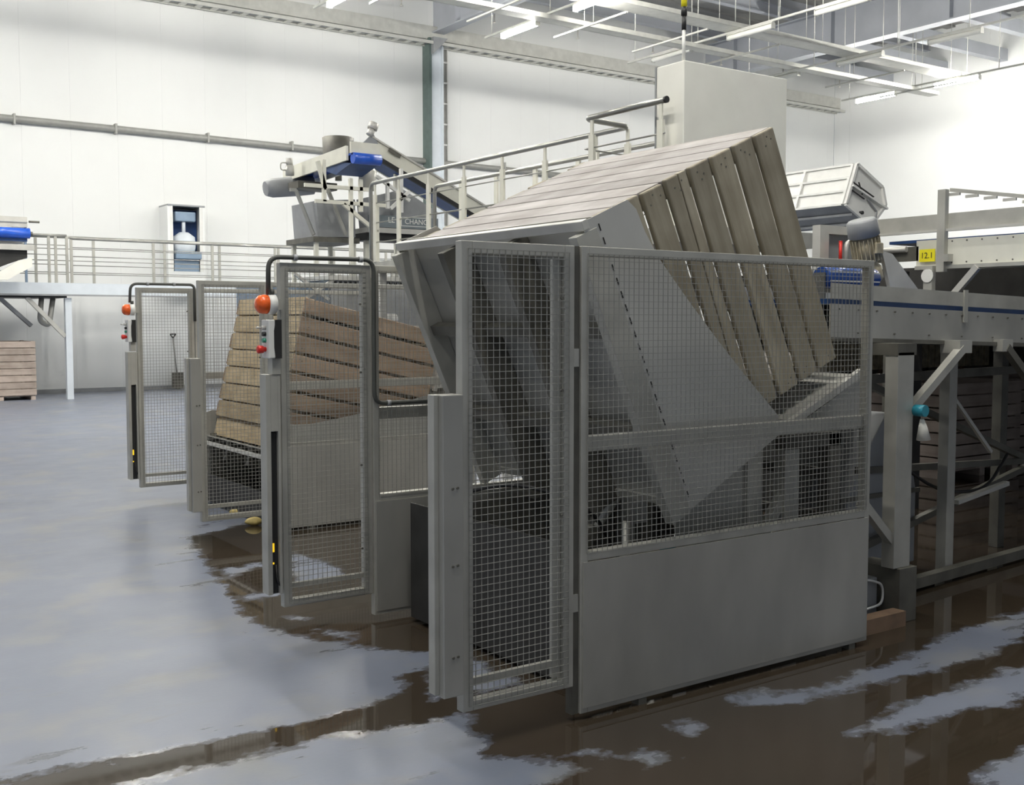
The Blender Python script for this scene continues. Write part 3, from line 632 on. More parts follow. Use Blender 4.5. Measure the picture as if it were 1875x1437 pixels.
# upper conveyor along Y with sign
t = thing('belt_conveyor', 'upper conveyor carrying the yellow 12.1 plate, at the right edge', 'conveyor', (8.3, 4.5, 0))
MB().box((8.0, 2.0, 2.255), (8.012, 5.62, 2.465)).build('side_plate', 'cream', t); MB().box((8.8, 2.0, 2.255), (8.812, 5.62, 2.465)).build('side_plate', 'steel', t)
MB().box((7.98, 2.0, 2.225), (8.03, 5.62, 2.255)).build('bottom_flange', 'steel', t)
MB().box((8.0, 2.0, 2.54), (8.012, 6.1, 2.67)).build('skirt_guard', 'steel', t); MB().box((7.97, 2.0, 2.525), (8.01, 6.1, 2.545)).build('guard_flange', 'palesteel', t)
MB().box((8.02, 2.0, 2.45), (8.8, 5.9, 2.475)).build('belt', 'darkblue', t)
MB().box((7.95, 5.33, 2.2), (8.0, 5.40, 2.86)).build('upright', 'steel', t); MB().box((7.93, 5.28, 2.28), (8.0, 5.33, 2.34)).build('bracket', 'steel', t)
MB().box((7.93, 5.42, 1.98), (7.98, 5.50, 2.25)).build('hanger', 'steel', t)
MB().tube([(7.92, 5.46, 2.17), (7.93, 5.46, 2.17)], .055, 14).build('hub', 'white', t)
mb = MB()
for i in range(14): mb.tube([(7.996, 3.6+i*.13, 2.445), (8.0, 3.6+i*.13, 2.445)], .007, 6).tube([(7.996, 3.6+i*.13, 2.275), (8.0, 3.6+i*.13, 2.275)], .007, 6)
mb.build('bolts', 'darksteel', t)
MB().bar((7.98, 5.05, 2.23), (7.98, 5.40, 1.86), .04, .05).build('brace', 'palesteel', t)
MB().box((8.0, 5.6, 2.30), (8.02, 6.3, 2.42)).build('slide_rail', 'darksteel', t)
MB().tube([(7.98, 5.7, 2.40), (7.98, 6.15, 2.40)], .025, 8).tube([(7.98, 6.0, 2.40), (7.98, 6.4, 2.40)], .014, 8).build('actuator', 'palesteel', t)
for yy in (2.2, 6.0): MB().box((8.35, yy, 0), (8.45, yy+.1, 2.24)).build('leg', 'darksteel', t)
sg = thing('number_plate', 'yellow plate reading 12.1 on the upper conveyor', 'sign', (7.985, 5.5, 2.34)); MB().box((7.975, 5.43, 2.288), (7.98, 5.575, 2.39)).build('plate', 'yellow', sg)
text_mesh('lettering', '12.1', .068, 'black', (7.9735, 5.5025, 2.337), (math.pi/2, 0, -math.pi/2), sg)
# perforated guard above it
t = thing('perforated_guard', 'slim perforated guard strip sloping above the upper conveyor', 'guard', (8.02, 4.6, 2.68))
MB().bar((8.03, 5.34, 2.86), (8.03, 3.4, 2.52+.0), .02, .03).build('top_rail', 'steel', t)
mb = MB()
for i in range(11): yy = 5.25-i*.16; zz = 2.845-i*.028; mb.box((8.02, yy, zz-.035), (8.035, yy+.11, zz-.012))
mb.build('slots', 'palesteel', t)
# gear motor
t = thing('gear_motor', 'finned dirty cream gear motor with grey cap above the conveyor', 'motor', (6.6, 5.0, 2.05))
dv = Vector((.135, 0, -.46)).normalized(); p0 = Vector((6.475, 5.0, 2.515))
P = lambda s: tuple(p0+dv*s)
MB().tube([P(0), P(.015), P(.12), P(.13)], [.09, .105, .11, .09], 20).build('cap', 'grey', t)
mb = MB().tube([P(.13), P(.30)], .085, 20)
for k in range(22):
    a = 2*math.pi*k/22; up = Vector((0, 1, 0)); sd = dv.cross(up).normalized(); rd = sd*math.cos(a)+up*math.sin(a)
    mb.bar(tuple(Vector(P(.135))+rd*.092), tuple(Vector(P(.295))+rd*.092), .006, .026, up=tuple(rd))
mb.build('finned_body', 'dirtymotor', t)
MB().tube([P(.30), P(.32), P(.35), P(.43), P(.47)], [.075, .06, .085, .09, .05], 14).build('gearbox', 'dirtymotor', t)
MB().box((6.50, 4.885, 2.27), (6.58, 4.91, 2.35)).build('terminal_box', 'dirtymotor', t, .008)
o = MB().prism([(6.62, 2.30), (6.74, 2.28), (7.12, 1.98), (6.75, 1.98)], 'y', 4.93, 4.96).build('deflector_plate', 'palesteel'); tag(o, 'pale slanted deflector plate beside the gear motor', 'plate')
t = thing('guard_frame', 'steel guard frame behind the top corner of the tipped crate', 'frame', (7.4, 6.0, 2))
MB().box((7.25, 6.0, 2.1), (7.36, 6.08, 2.59)).build('post', 'palesteel', t); MB().box((7.36, 6.0, 2.52), (7.9, 6.08, 2.59)).build('top_rail', 'palesteel', t)
MB().box((7.36, 6.05, 2.1), (7.9, 6.06, 2.52)).build('pane', 'grey', t)
MB().tube(fillet([(7.50, 5.95, 2.2), (7.52, 5.95, 2.46), (7.95, 5.95, 2.46)], .05), .02, 8).build('tube', 'palesteel', t)
MB().box((7.28, 6.0, 0), (7.36, 6.08, 2.1)).build('leg', 'darksteel', t)
o = MB().tube([(7.42, 5.93, 2.28), (7.42, 5.93, 2.455)], .014, 10).tube([(7.42, 5.93, 2.455), (7.42, 5.93, 2.46)], .016, 10).build('red_stub', 'red'); tag(o, 'short bright red upright tube beside the guard frame', 'tube')

# ---- white tilted hopper far right
def hopper():
    t = thing('tilted_hopper', 'white ribbed hopper tilted high up near the right wall', 'hopper', (15.0, 12.5, 0))
    # frame: a = across (towards +y back), b = along section; section polygon in local (s, z) swept along Y
    A = Vector((15.32, 12.00, 4.42)); B = Vector((15.05, 12.00, 3.74)); C_ = Vector((15.72, 12.00, 3.42)); Dp = Vector((16.1, 12.00, 3.78)); E = Vector((16.0, 12.00, 4.08))
    back = Vector((0, 2.0, 0))
    def quadp(p, q, th, name, mat):
        n = Vector((q-p).cross(back)).normalized()*th
        MB().add([p, q, q+back, p+back, p+n, q+n, q+back+n, p+back+n], [(0,1,2,3),(7,6,5,4),(0,4,5,1),(1,5,6,2),(2,6,7,3),(3,7,4,0)]).build(name, mat, t)
    quadp(A, B, .03, 'side_sheet', 'white'); quadp(B, C_, .03, 'bottom_sheet', 'grey')
    for f in (0, .33, .66, 1.0):
        p = A.lerp(B, f); MB().bar(tuple(p+Vector((-.02, 0, 0))), tuple(p+back+Vector((-.02, 0, 0))), .05, .035).build('rib', 'white', t)
    for f in (.4, .8):
        p = B.lerp(C_, f); MB().bar(tuple(p-Vector((0, 0, .02))), tuple(p+back-Vector((0, 0, .02))), .05, .04).build('rib', 'grey', t)
    for g in (0, .5, 1.0):
        MB().bar(tuple(A+back*g+Vector((-.03, 0, 0))), tuple(B+back*g+Vector((-.03, 0, 0))), .05, .03).build('rib', 'white', t)
    MB().prism([(v.x, v.z) for v in (A, B, C_, Dp, E)], 'y', 11.96, 12.00).build('end_plate', 'white', t)
    MB().prism([(v.x, v.z) for v in (A, B, C_, Dp, E)], 'y', 14.00, 14.04).build('end_plate', 'white', t)
    for p, q in ((A, B), (B, C_), (C_, Dp), (Dp, E), (E, A)): MB().bar((p.x, 11.94, p.z), (q.x, 11.94, q.z), .05, .05, up=(0, 1, 0)).build('rim', 'white', t)
    MB().bar((15.17, 11.93, 4.05), (16.1, 11.93, 3.72), .03, .10, up=(0, 1, 0)).build('cross_rib', 'white', t)
    MB().bar((15.2, 11.92, 4.11), (15.75, 11.92, 3.90), .012, .03, up=(0, 1, 0)).bar((15.17, 11.92, 3.98), (15.5, 11.92, 3.85), .012, .03, up=(0, 1, 0)).bar((15.35, 11.92, 4.12), (15.45, 11.92, 3.92), .012, .02, up=(0, 1, 0)).build('slots', 'black', t)
    MB().bar((15.6, 11.93, 3.85), (15.85, 11.93, 3.66), .02, .03, up=(0, 1, 0)).bar((15.85, 11.93, 3.66), (15.8, 11.93, 3.45), .02, .03, up=(0, 1, 0)).build('lever', 'grey', t)
    MB().tube([(15.45, 11.90, 3.62), (15.45, 11.96, 3.62)], .03, 10).build('pivot', 'black', t)
    MB().bar((15.75, 12.05, 3.45), (15.75, 12.05, 0), .12, .12).bar((15.75, 13.90, 3.45), (15.75, 13.90, 0), .12, .12).build('support_legs', 'white', t)
    MB().box((16.05, 12.20, 3.7), (16.2, 12.35, 4.25)).build('bracket_post', 'white', t)
hopper()
# ---- crates standing beyond the conveyor frame
def simple_crate(label, x0, y0, wd, dp, z0, h, nb, k, group):
    t = thing('wooden_crate', label, 'crate', (x0+wd/2, y0+dp/2, z0), group); p = h/nb
    for i in range(nb):
        a, b_ = z0+.10+i*p+.008, z0+.10+(i+1)*p-.008
        MB().box((x0, y0, a), (x0+wd, y0+.022, b_)).build('end_board', k+'x', t, .003); MB().box((x0, y0+dp-.022, a), (x0+wd, y0+dp, b_)).build('end_board', k+'x', t)
        MB().box((x0, y0+.023, a), (x0+.022, y0+dp-.023, b_)).build('side_board', k+'y', t, .003); MB().box((x0+wd-.022, y0+.023, a), (x0+wd, y0+dp-.023, b_)).build('side_board', k+'y', t)
    for cx in (x0+.023, x0+wd-.093):
        for cy in (y0+.023, y0+dp-.093): MB().box((cx, cy, z0+.09), (cx+.07, cy+.07, z0+.1+h)).build('corner_post', k+'z', t)
    MB().box((x0+.03, y0+.03, z0+.085), (x0+wd-.03, y0+dp-.03, z0+.1)).build('floor_board', k+'y', t)
    for q in range(3): cx = [x0+.02, x0+wd/2-.05, x0+wd-.12][q]; MB().box((cx, y0+.02, z0), (cx+.1, y0+dp-.02, z0+.085)).build('skid', k+'y', t)
simple_crate('dark pinkish crate seen through the conveyor legs', 11.1, 7.35, 1.5, 1.2, 0, 1.0, 7, 'wp', 'crates by the right conveyors')
simple_crate('dark pinkish crate standing farther back under the added deck', 12.75, 7.5, 1.5, 1.2, 0, 1.0, 7, 'wp', 'crates by the right conveyors')
simple_crate('pale pinkish crate stack beneath the far left walkway', 3.95, 27.0, 1.5, 1.3, 0, 1.25, 8, 'wp', 'crates under the walkway')
t = thing('curtain_stand', 'dark frame with a tan curtain behind the conveyor legs', 'frame', (12.7, 9.05, 0)); MB().box((11.0, 8.96, 1.18), (14.5, 9.0, 1.75)).build('curtain', 'dirtymotor', t)
for q in range(24): MB().box((11.03+q*.145, 8.94, 1.18), (11.10+q*.145, 8.96, 1.74)).build('curtain_strip', 'dirtymotor', t)
MB().box((11.0, 9.0, 1.75), (14.5, 9.1, 1.85)).build('beam', 'darksteel', t); MB().box((11.0, 9.01, 0), (11.1, 9.1, 1.75)).build('post', 'darksteel', t); MB().box((14.4, 9.01, 0), (14.5, 9.1, 1.75)).build('post', 'darksteel', t)

# ---- added shading deck and bunker darkening the view beyond the conveyors
t = thing('shading_deck', 'added dark deck casting shade beyond the right conveyors', 'deck', (12.5, 7, 0))
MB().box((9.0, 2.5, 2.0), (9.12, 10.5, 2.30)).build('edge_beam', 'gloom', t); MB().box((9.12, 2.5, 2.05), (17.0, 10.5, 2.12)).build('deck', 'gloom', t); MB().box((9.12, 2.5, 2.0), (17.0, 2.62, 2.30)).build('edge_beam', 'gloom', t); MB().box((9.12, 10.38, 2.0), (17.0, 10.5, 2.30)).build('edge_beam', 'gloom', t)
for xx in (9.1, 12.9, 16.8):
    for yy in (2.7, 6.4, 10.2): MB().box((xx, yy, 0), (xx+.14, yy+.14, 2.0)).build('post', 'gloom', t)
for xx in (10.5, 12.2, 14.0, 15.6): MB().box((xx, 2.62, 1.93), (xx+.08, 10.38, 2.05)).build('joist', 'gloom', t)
t = thing('dark_backdrop', 'added dark ribbed bunker in the gloom behind the crate', 'backdrop', (15, 8, 0))
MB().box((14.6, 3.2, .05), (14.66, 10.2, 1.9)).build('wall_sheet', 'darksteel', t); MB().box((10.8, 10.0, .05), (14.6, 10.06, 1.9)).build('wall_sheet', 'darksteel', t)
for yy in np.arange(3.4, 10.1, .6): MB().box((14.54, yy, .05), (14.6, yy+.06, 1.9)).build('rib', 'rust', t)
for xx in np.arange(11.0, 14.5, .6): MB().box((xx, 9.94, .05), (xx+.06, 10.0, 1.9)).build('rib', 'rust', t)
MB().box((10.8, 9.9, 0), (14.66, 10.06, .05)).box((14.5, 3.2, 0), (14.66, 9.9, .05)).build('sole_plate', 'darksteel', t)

# ================================================================== WALKWAY BEHIND THE TIPPERS
ZD = 2.60
t = thing('walkway', 'raised steel walkway deck on legs behind the tipped crate', 'walkway', (7.5, 10, 0))
MB().box((7.0, 7.9, ZD-.14), (8.0, 13.4, ZD)).build('deck', 'steel', t); MB().box((6.4, 6.7, ZD-.14), (8.0, 7.9, ZD)).build('deck', 'steel', t)
for xx, yy in ((7.02, 13.2), (7.88, 13.2), (7.02, 10.2), (7.88, 10.2), (6.45, 7.0), (7.88, 7.0)): MB().box((xx, yy, 0), (xx+.1, yy+.1, ZD-.14)).build('leg', 'palesteel', t)
t = thing('handrail', 'long tubular handrail with cream flat posts above the tipped crate', 'railing', (7, 10, ZD))
ZH = 3.655
MB().tube(fillet([(7.0, 13.40, ZD-.2), (7.0, 13.40, ZH), (7.0, 8.10, ZH), (6.40, 8.02, ZH), (6.40, 6.93, ZH)], .10, 6), .027, 12).build('top_tube', 'rail', t)
MB().tube([(6.40, 6.95, ZH), (6.40, 6.925, ZH)], .029, 12).build('end_cap', 'black', t)
for yy in (13.28, 12.63, 11.87, 11.05, 10.25, 9.45, 8.60, 8.12):
    MB().box((6.985, yy-.035, ZD), (7.015, yy+.035, ZH-.16)).build('post', 'cream', t); MB().box((6.992, yy-.018, ZH-.16), (7.008, yy+.018, ZH-.02)).build('post_neck', 'cream', t)
for yy in (7.92, 7.0): MB().box((6.385, yy-.035, ZD), (6.415, yy+.035, ZH-.16)).build('post', 'cream', t); MB().box((6.392, yy-.018, ZH-.16), (6.408, yy+.018, ZH-.02)).build('post_neck', 'cream', t)
for zz in (2.86, 3.12, 3.38): MB().tube([(7.0, 13.35, zz), (7.0, 8.10, zz), (6.40, 8.02, zz), (6.40, 6.95, zz)], .008, 6).build('cross_wire', 'rail', t)
t = thing('handrail', 'second tubular handrail on the far side of the raised walkway', 'railing', (8, 10, ZD))
MB().tube(fillet([(8.0, 13.4, ZD), (8.0, 13.40, ZH+.03), (8.0, 8.0, ZH+.03), (8.0, 7.2, ZH+.03)], .10, 6), .027, 12).build('top_tube', 'rail', t)
for yy in np.arange(7.6, 13.4, .85): MB().box((7.985, yy-.035, ZD), (8.015, yy+.035, ZH)).build('post', 'cream', t)
for zz in (2.95, 3.3): MB().tube([(8.0, 13.35, zz), (8.0, 7.2, zz)], .008, 6).build('cross_wire', 'rail', t)
t = thing('electrical_cabinet', 'tall off-white cabinet with a mast on the raised walkway', 'cabinet', (7.1, 7.0, ZD))
MB().box((6.52, 6.85, ZD), (7.79, 7.19, 3.98)).build('body', 'cabinet', t, .008); MB().box((6.515, 7.19, ZD), (7.79, 7.205, 3.985)).build('back_frame', 'grey', t)
t = thing('signal_mast', 'thin white mast with black top and yellow tip standing on the cabinet', 'mast', (6.56, 6.9, 3.98))
MB().tube([(6.56, 6.9, 3.98), (6.56, 6.9, 4.26)], .014, 10).build('pole', 'white', t); MB().tube([(6.56, 6.9, 4.24), (6.56, 6.9, 4.36)], .02, 10).tube([(6.56, 6.9, 4.36), (6.56, 6.9, 4.43)], .026, 10).build('socket', 'black', t)
MB().tube([(6.56, 6.9, 4.43), (6.56, 6.9, 4.55)], .026, 12).build('light', 'yellow', t)

# ================================================================== SORTING MACHINE BEHIND
t = thing('sorting_conveyor', 'short raised conveyor with bright blue belt end, left of the incline', 'conveyor', (7.9, 16.3, 3))
def sl(a, b, h, wd, mat, name, dz=0):   # inclined trough from a to b (centre points) along any direction
    MB().bar((a[0], a[1], a[2]+dz), (b[0], b[1], b[2]+dz), wd, h).build(name, mat, t)
sl((7.62, 15.35, 4.36), (7.62, 17.75, 4.27), .22, .04, 'cream', 'side_plate'); sl((8.12, 15.35, 4.36), (8.12, 17.75, 4.27), .22, .04, 'cream', 'side_plate')
sl((7.87, 15.2, 4.34), (7.87, 17.7, 4.25), .03, .46, 'blue', 'belt')
MB().tube([(7.64, 15.2, 4.27), (8.10, 15.2, 4.27)], .085, 16).build('belt_end', 'blue', t); MB().box((7.62, 15.22, 4.35), (8.14, 15.26, 4.52)).build('end_sheet', 'cream', t)
MB().prism([(15.25, 4.20), (15.7, 4.26), (16.3, 4.22), (15.8, 4.08)], 'x', 7.64, 8.1).build('belt_return', 'darkblue', t)
MB().box((7.5, 16.9, 3.98), (8.2, 17.3, 4.10)).build('under_tray', 'darksteel', t)
MB().tube([(7.18, 17.5, 4.0), (7.3, 17.5, 4.02), (7.75, 17.45, 4.08), (8.0, 17.4, 4.1)], [.12, .16, .17, .15], 14).build('discharge_drum', 'grey', t)
MB().tube([(7.40, 17.0, 4.18), (7.40, 17.0, 4.34)], .07, 12).tube([(7.40, 17.0, 4.34), (7.39, 17.0, 4.46)], .055, 12).build('motor', 'palesteel', t)
mr_ = MB().tube(fillet([(7.36, 17.0, 4.38), (7.24, 17.0, 4.38), (7.24, 17.0, 4.26), (7.36, 17.0, 4.26)], .05), .012, 6); mr_.build('motor_handle', 'palesteel', t)
for a, b in (((7.3, 15.5, 4.25), (7.3, 15.5, 3.62)), ((7.2, 15.5, 4.22), (7.32, 15.5, 3.8)), ((7.15, 15.5, 3.62), (8.35, 15.5, 3.62)), ((7.75, 15.5, 4.0), (7.75, 15.5, 0)), ((7.92, 15.5, 4.0), (7.92, 15.5, 3.5)), ((7.62, 15.5, 3.6), (8.2, 15.5, 3.2)), ((8.2, 15.5, 3.6), (8.2, 15.5, 0)), ((6.98, 15.5, 3.85), (8.1, 15.5, 3.85))):
    MB().bar(a, b, .055, .055).build('strut', 'cream', t)
for a, b in (((7.15, 16.2, 3.85), (7.35, 16.0, 3.15)), ((7.05, 16.2, 3.85), (7.15, 16.2, 3.85)), ((7.45, 15.7, 3.85), (7.75, 15.7, 3.15))): MB().bar(a, b, .05, .05).build('strut', 'pipe', t)
t = thing('holding_bin', 'grey sheet bin under the raised sorting conveyor', 'bin', (7.7, 16, 3.1))
MB().prism([(7.38, 3.68), (8.05, 3.74), (8.05, 3.14), (7.42, 3.12)], 'y', 15.95, 16.9).build('body', 'grey', t); MB().box((7.3, 15.9, 3.04), (8.1, 16.95, 3.12)).build('base', 'darksteel', t)
for xx in (7.35, 8.0):
    for yy in (15.95, 16.8): MB().box((xx, yy, 0), (xx+.06, yy+.06, 3.04)).build('leg', 'cream', t)
t = thing('feed_bucket', 'dark grey round bucket at the top of the sorting machine', 'bucket', (8.4, 17.2, 4.6))
MB().tube([(8.42, 17.3, 4.45), (8.42, 17.3, 4.60), (8.42, 17.3, 4.92), (8.42, 17.3, 4.93), (8.42, 17.3, 4.7)], [.22, .26, .27, .25, .23], 20).build('shell', 'darksteel', t)
MB().tube([(8.42, 17.3, 4.2), (8.42, 17.3, 4.45)], .06, 8).build('stem', 'darksteel', t)
t = thing('inclined_conveyor', 'long pale conveyor sloping down to the right from the bucket', 'conveyor', (9.6, 16.5, 4.2))
sl((8.55, 16.45, 4.72), (11.0, 16.45, 3.62), .26, .04, 'cream', 'side_plate'); sl((8.55, 17.0, 4.72), (11.0, 17.0, 3.62), .26, .04, 'cream', 'side_plate')
sl((8.55, 16.72, 4.60), (11.0, 16.72, 3.50), .03, .5, 'darkblue', 'belt', 0); sl((8.65, 16.42, 4.53), (10.9, 16.42, 3.52), .07, .05, 'black', 'return_belt', 0)
sl((8.6, 16.42, 4.845), (10.98, 16.42, 3.78), .03, .05, 'palesteel', 'top_flange')
MB().prism([(8.38, 4.68), (8.62, 4.90), (8.72, 4.72), (8.55, 4.60)], 'y', 16.40, 16.43).build('head_plate', 'grey', t)
MB().tube([(8.55, 16.4, 4.86), (8.60, 16.4, 4.96)], .06, 12).tube([(8.60, 16.4, 4.96), (8.64, 16.4, 5.06)], .085, 12).build('motor', 'palesteel', t)
MB().bar((8.9, 16.38, 4.66), (9.12, 16.38, 4.56), .02, .06).build('vent_plate', 'darksteel', t)
for xx in (9.2, 10.6): MB().bar((xx, 16.7, 3.9 if xx > 10 else 4.4), (xx, 16.7, 0), .06, .06).build('leg', 'cream', t)
t = thing('lettered_hopper', 'long grey hopper with white lettering behind the cream handrail', 'hopper', (8.8, 15.8, 3.2))
MB().prism([(8.25, 3.78), (8.9, 3.95), (9.55, 3.62), (9.5, 3.30), (8.3, 3.30)], 'y', 15.9, 16.3).build('body', 'grey', t)
MB().box((8.25, 15.8, 3.31), (9.5, 15.9, 3.50)).build('lettered_band', 'lbl', t); MB().box((8.2, 15.78, 3.22), (9.6, 16.35, 3.30)).build('base', 'palesteel', t); MB().box((8.2, 15.85, 3.1), (9.6, 16.3, 3.22)).build('underside', 'black', t)
text_mesh('lettering', 'LE', .13, 'white', (8.62, 15.795, 3.43), (math.pi/2, 0, 0), t)
text_mesh('lettering', 'CHANC', .12, 'white', (9.08, 15.795, 3.42), (math.pi/2, 0, 0), t)
mb = MB().box((8.80, 15.796, 3.345), (9.36, 15.799, 3.355)).box((8.80, 15.796, 3.485), (9.36, 15.799, 3.495)).box((8.80, 15.796, 3.345), (8.81, 15.799, 3.495)); mb.build('lettering_frame', 'white', t)
for xx in (8.25, 9.5): MB().box((xx, 16.0, 0), (xx+.07, 16.07, 3.1)).build('leg', 'cream', t)
for a, b in (((8.9, 15.7, 3.9), (8.55, 15.7, 3.6)), ((8.3, 15.7, 4.1), (8.9, 15.7, 3.75)), ((8.75, 15.7, 4.25), (8.75, 15.7, 3.55)), ((8.5, 15.7, 4.0), (8.5, 15.7, 3.6))): MB().bar(a, b, .05, .05).build('strut', 'white', t)
MB().tube([(8.3, 16.0, 3.9), (8.3, 16.0, 4.2), (8.3, 16.0, 4.3)], [.13, .15, .08], 12).build('cover', 'palesteel', t)
# grey machine seen through the middle gate
t = thing('grading_machine', 'grey and blue sheet machine seen through the middle gate mesh', 'machine', (7.0, 14.2, 0))
MB().box((5.7, 14.2, 1.85), (6.75, 15.0, 2.3)).build('blue_panel', 'bluegrey', t); MB().box((6.75, 14.15, 1.7), (9.2, 15.0, 2.38)).build('body', 'grey', t); MB().box((6.7, 14.1, 2.38), (9.2, 15.0, 2.44)).build('top_edge', 'palesteel', t)
mb = MB()
for i in range(30): mb.box((6.8+i*.08, 14.14, 2.30), (6.84+i*.08, 14.15, 2.36))
mb.build('vents', 'black', t)
MB().bar((6.1, 14.15, 1.95), (6.9, 14.15, 2.45), .05, .04).bar((6.2, 14.12, 2.45), (6.7, 14.12, 2.1), .05, .04).build('brace', 'palesteel', t)
for xx in (5.8, 7.3, 9.0):
    for yy in (14.25, 14.9): MB().box((xx, yy, 0), (xx+.08, yy+.08, 1.85 if xx < 6 else 1.7)).build('leg', 'steel', t)
MB().tube([(7.45, 14.1, 1.83), (7.75, 14.1, 1.83)], .08, 12).build('motor', 'white', t)
MB().tube([(7.42, 14.05, 2.42), (7.42, 14.05, 2.50)], .06, 10).build('knob', 'green', t)

# ================================================================== BACK-LEFT WALKWAY
YW = 26.67
t = thing('back_walkway', 'long blue-grey raised walkway deck in front of the back wall', 'walkway', (10, 27.3, 0))
MB().box((-3, YW, 2.40), (6.1, 28.4, 2.68)).build('deck', 'colwhite', t); MB().box((6.1, YW, 2.40), (16.5, 27.5, 2.68)).build('deck', 'colwhite', t); MB().box((-3, YW-.03, 2.38), (16.5, YW-.005, 2.42)).build('lower_flange', 'grey', t); MB().box((-3, YW+.05, 2.34), (6.1, 28.3, 2.40)).build('underside', 'black', t)
for xx in (6.06, 11.2, 16.2): MB().box((xx, YW+.05, 0), (xx+.14, YW+.2, 2.34 if xx < 6.1 else 2.40)).build('leg', 'colwhite', t)
for xx in (10.2, ): MB().bar((xx+.1, YW+.12, 2.36), (xx+1.0, YW+.12, 1.4), .1, .1).bar((12.3, YW+.12, 2.36), (11.3, YW+.12, 1.4), .1, .1).build('brace', 'colwhite', t)
MB().bar((5.25, YW+.12, 2.34), (6.06, YW+.12, 1.45), .09, .09).build('brace', 'palesteel', t)
MB().tube(fillet([(5.6, YW+.3, 2.34), (5.55, YW+.3, 1.8), (5.75, YW+.3, 1.7), (5.85, YW+.3, 2.34)], .1), .06, 8).build('hose', 'pipe', t)
MB().bar((4.7, YW+.3, 2.34), (5.4, YW+.5, 1.7), .08, .08).build('brace', 'grey', t)
def wrail(label, x0, x1, y, zt, posts, nw, dense=None):
    t = thing('handrail', label, 'railing', (x0, y, 2.68), 'back walkway railings')
    MB().tube([(x0, y, zt), (x1, y, zt)], .03, 8).build('top_tube', 'rail', t)
    for xx in posts: MB().box((xx-.03, y-.02, 2.68), (xx+.03, y+.02, zt)).build('post', 'steel', t)
    for i in range(nw): zz = 2.68+(zt-2.68)*(i+1)/(nw+1); MB().tube([(x0, y, zz), (x1, y, zz)], .012, 6).build('cross_wire', 'rail', t)
wrail('long walkway railing along the front of the back walkway', 6.2, 16.4, YW+.05, 3.70, (6.22, 8.1, 9.55, 11.2, 12.8, 14.4, 16.3), 4)
wrail('second railing along the wall side of the back walkway', 3.0, 16.4, 27.46, 3.78, (5.6, 6.9, 8.6, 10.0, 11.6, 13.2, 15), 3)
wrail('short railing beside the blue belt conveyor on the far left', 5.2, 6.25, YW+.6, 3.80, (5.85, 6.0, 6.25), 4)
t = thing('belt_conveyor', 'conveyor end with bright blue belt drum on the far left walkway', 'conveyor', (4.9, 26.3, 2.68))
MB().box((4.0, 26.0, 3.86), (5.14, 26.05, 4.08)).build('end_sheet', 'palesteel', t); MB().box((4.0, 25.98, 3.955), (5.15, 26.0, 3.97)).build('seam', 'grey', t); MB().box((5.12, 26.05, 3.86), (5.16, 27.6, 4.08)).build('side_plate', 'palesteel', t); MB().box((3.9, 26.05, 3.86), (4.0, 27.6, 4.08)).build('side_plate', 'palesteel', t)
MB().tube([(4.0, 26.05, 3.73), (5.2, 26.05, 3.73)], .115, 18).build('belt_drum', 'blue', t); MB().box((4.0, 26.05, 3.55), (5.15, 27.5, 3.62)).build('belt_return', 'darkblue', t)
MB().tube([(5.2, 26.1, 3.99), (5.42, 26.1, 3.99)], .025, 8).tube([(5.2, 26.05, 3.72), (5.26, 26.05, 3.72)], .05, 10).build('shaft', 'darksteel', t)
MB().box((4.0, 26.0, 3.36), (5.28, 26.06, 3.48)).build('cross_rail', 'palesteel', t)
MB().prism([(4.0, 3.36), (5.15, 3.36), (5.15, 3.2), (4.75, 3.05), (4.0, 2.72)], 'y', 26.1, 27.3).build('chute', 'black', t)
MB().prism([(5.22, 3.20), (5.22, 3.0), (4.7, 2.70), (4.3, 2.70), (4.95, 3.13)], 'y', 25.95, 26.08).build('chute_side', 'cabinet', t)
for xx in (5.22, 3.92): MB().box((xx, 26.72, 2.68), (xx+.05, 26.77, 3.86)).build('leg', 'bluegrey', t)
# ---- white bay with opening in the back wall
t = thing('window_1', None, None, (9.4, 28.6, 2.68)); del_ = None
t['kind'] = 'structure'; t['label'] = 'white wall bay with a small opening showing blue machinery'
MB().box((9.02, 28.5, 2.68), (9.08, YB, 4.78)).build('bay_side', 'wall', t); MB().box((9.95, 28.5, 2.68), (10.0, YB, 4.78)).build('bay_side', 'wall', t)
MB().box((9.02, 28.48, 4.78), (10.0, YB, 4.82)).build('bay_top', 'grey', t); MB().box((9.08, 28.5, 2.68), (9.95, 28.54, 3.1)).build('bay_front', 'wall', t)
MB().box((9.08, 28.5, 3.1), (9.16, 28.54, 4.78)).build('opening_frame', 'white', t); MB().box((9.86, 28.5, 3.1), (9.95, 28.54, 4.78)).build('opening_frame', 'white', t)
t2 = thing('feed_machine', 'blue-grey feed machine inside the wall bay opening', 'machine', (9.5, 28.8, 2.8))
MB().box((9.1, 28.95, 2.7), (9.93, 29.15, 4.72)).build('backing', 'darkblue', t2); MB().box((9.25, 28.6, 4.4), (9.8, 28.9, 4.65)).build('top_housing', 'bluegrey', t2, .03)
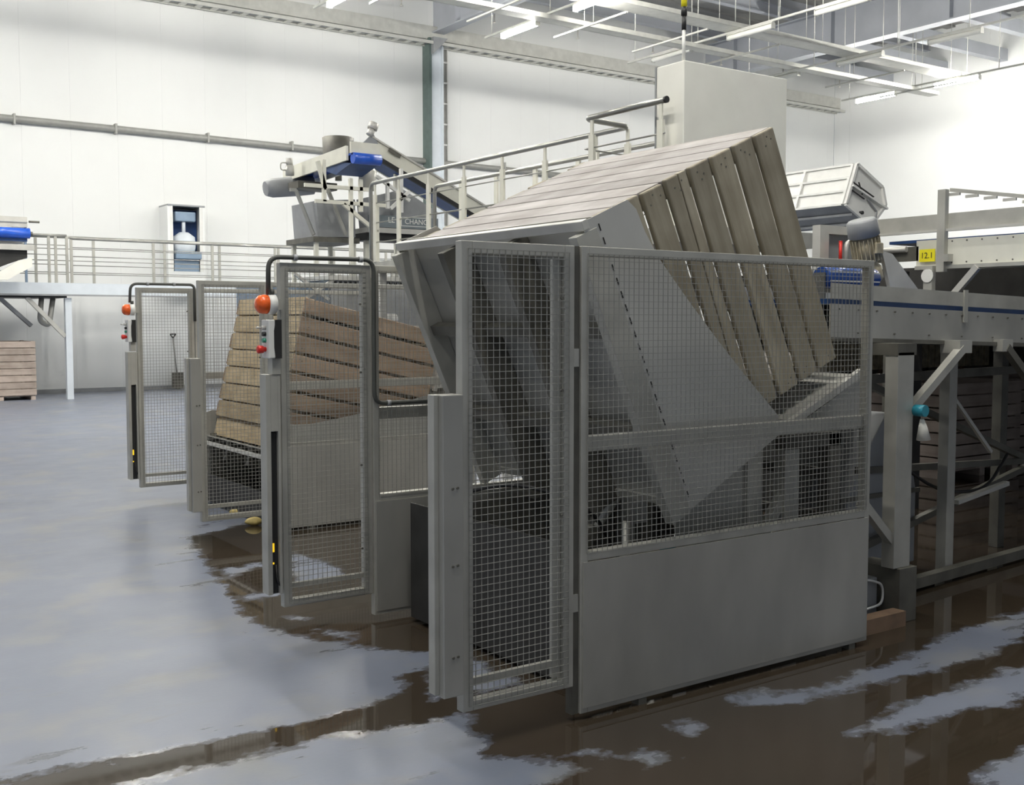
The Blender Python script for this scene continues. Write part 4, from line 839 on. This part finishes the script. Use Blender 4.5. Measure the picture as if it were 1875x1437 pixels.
MB().tube([(9.5, 28.7, 3.55), (9.5, 28.7, 3.75), (9.5, 28.7, 4.0), (9.5, 28.7, 4.12)], [.26, .30, .28, .12], 16).build('drum', 'colwhite', t2)
MB().box((9.2, 28.42, 3.42), (9.88, 28.8, 3.62)).build('tray', 'bluegrey', t2, .02); MB().tube([(9.5, 28.7, 4.1), (9.5, 28.7, 4.4)], .05, 8).build('neck', 'colwhite', t2)
MB().box((9.2, 28.56, 2.9), (9.85, 28.8, 3.42)).build('cabinet', 'bluegrey', t2)
# ---- shovel
t = thing('shovel', 'dark shovel with D handle leaning on the back wall', 'shovel', (9.4, 28.9, 0))
MB().tube([(9.36, 29.05, .42), (9.30, 29.12, 1.36)], .022, 8).build('shaft', 'pipe', t)
MB().tube(fillet([(9.30, 29.12, 1.36), (9.22, 29.12, 1.46), (9.38, 29.12, 1.47), (9.30, 29.12, 1.36)], .03), .018, 8).build('handle', 'black', t)
MB().prism([(9.22, .45), (9.52, .45), (9.52, .04), (9.37, .0), (9.22, .04)], 'y', 28.98, 29.02).build('blade', 'darksteel', t)
# ---- potatoes on the floor
def potato(label, x, y, s, rz):
    import bmesh
    me = bpy.data.meshes.new('potato'); bm = bmesh.new(); bmesh.ops.create_icosphere(bm, subdivisions=3, radius=1)
    rnd = random.Random(label)
    ph = [rnd.uniform(0, 6) for _ in range(4)]
    for v in bm.verts:
        c = v.co; d = 1+.07*math.sin(3*c.x+ph[0])+.06*math.sin(2.5*c.y+ph[1])+.03*math.sin(5*c.z+ph[2]); v.co = Vector((c.x*d*s, c.y*d*s*.55, c.z*d*s*.45))
    zmin = min(v.co.z for v in bm.verts)
    for v in bm.verts: v.co.z -= zmin
    bm.to_mesh(me); bm.free(); me.polygons.foreach_set('use_smooth', [True]*len(me.polygons)); me.materials.append(M['potato'])
    o = bpy.data.objects.new('potato', me); COL.objects.link(o); o.location = (x, y, 0); o.rotation_euler = (0, 0, rz); tag(o, label, 'potato', 'potatoes dropped on the floor')
potato('yellow potato lying just inside the mesh gate of the tan crate', 3.69, 9.80, .062, -.5)
potato('yellow potato lying on the floor between the gates', 3.62, 9.2, .078, -.35)
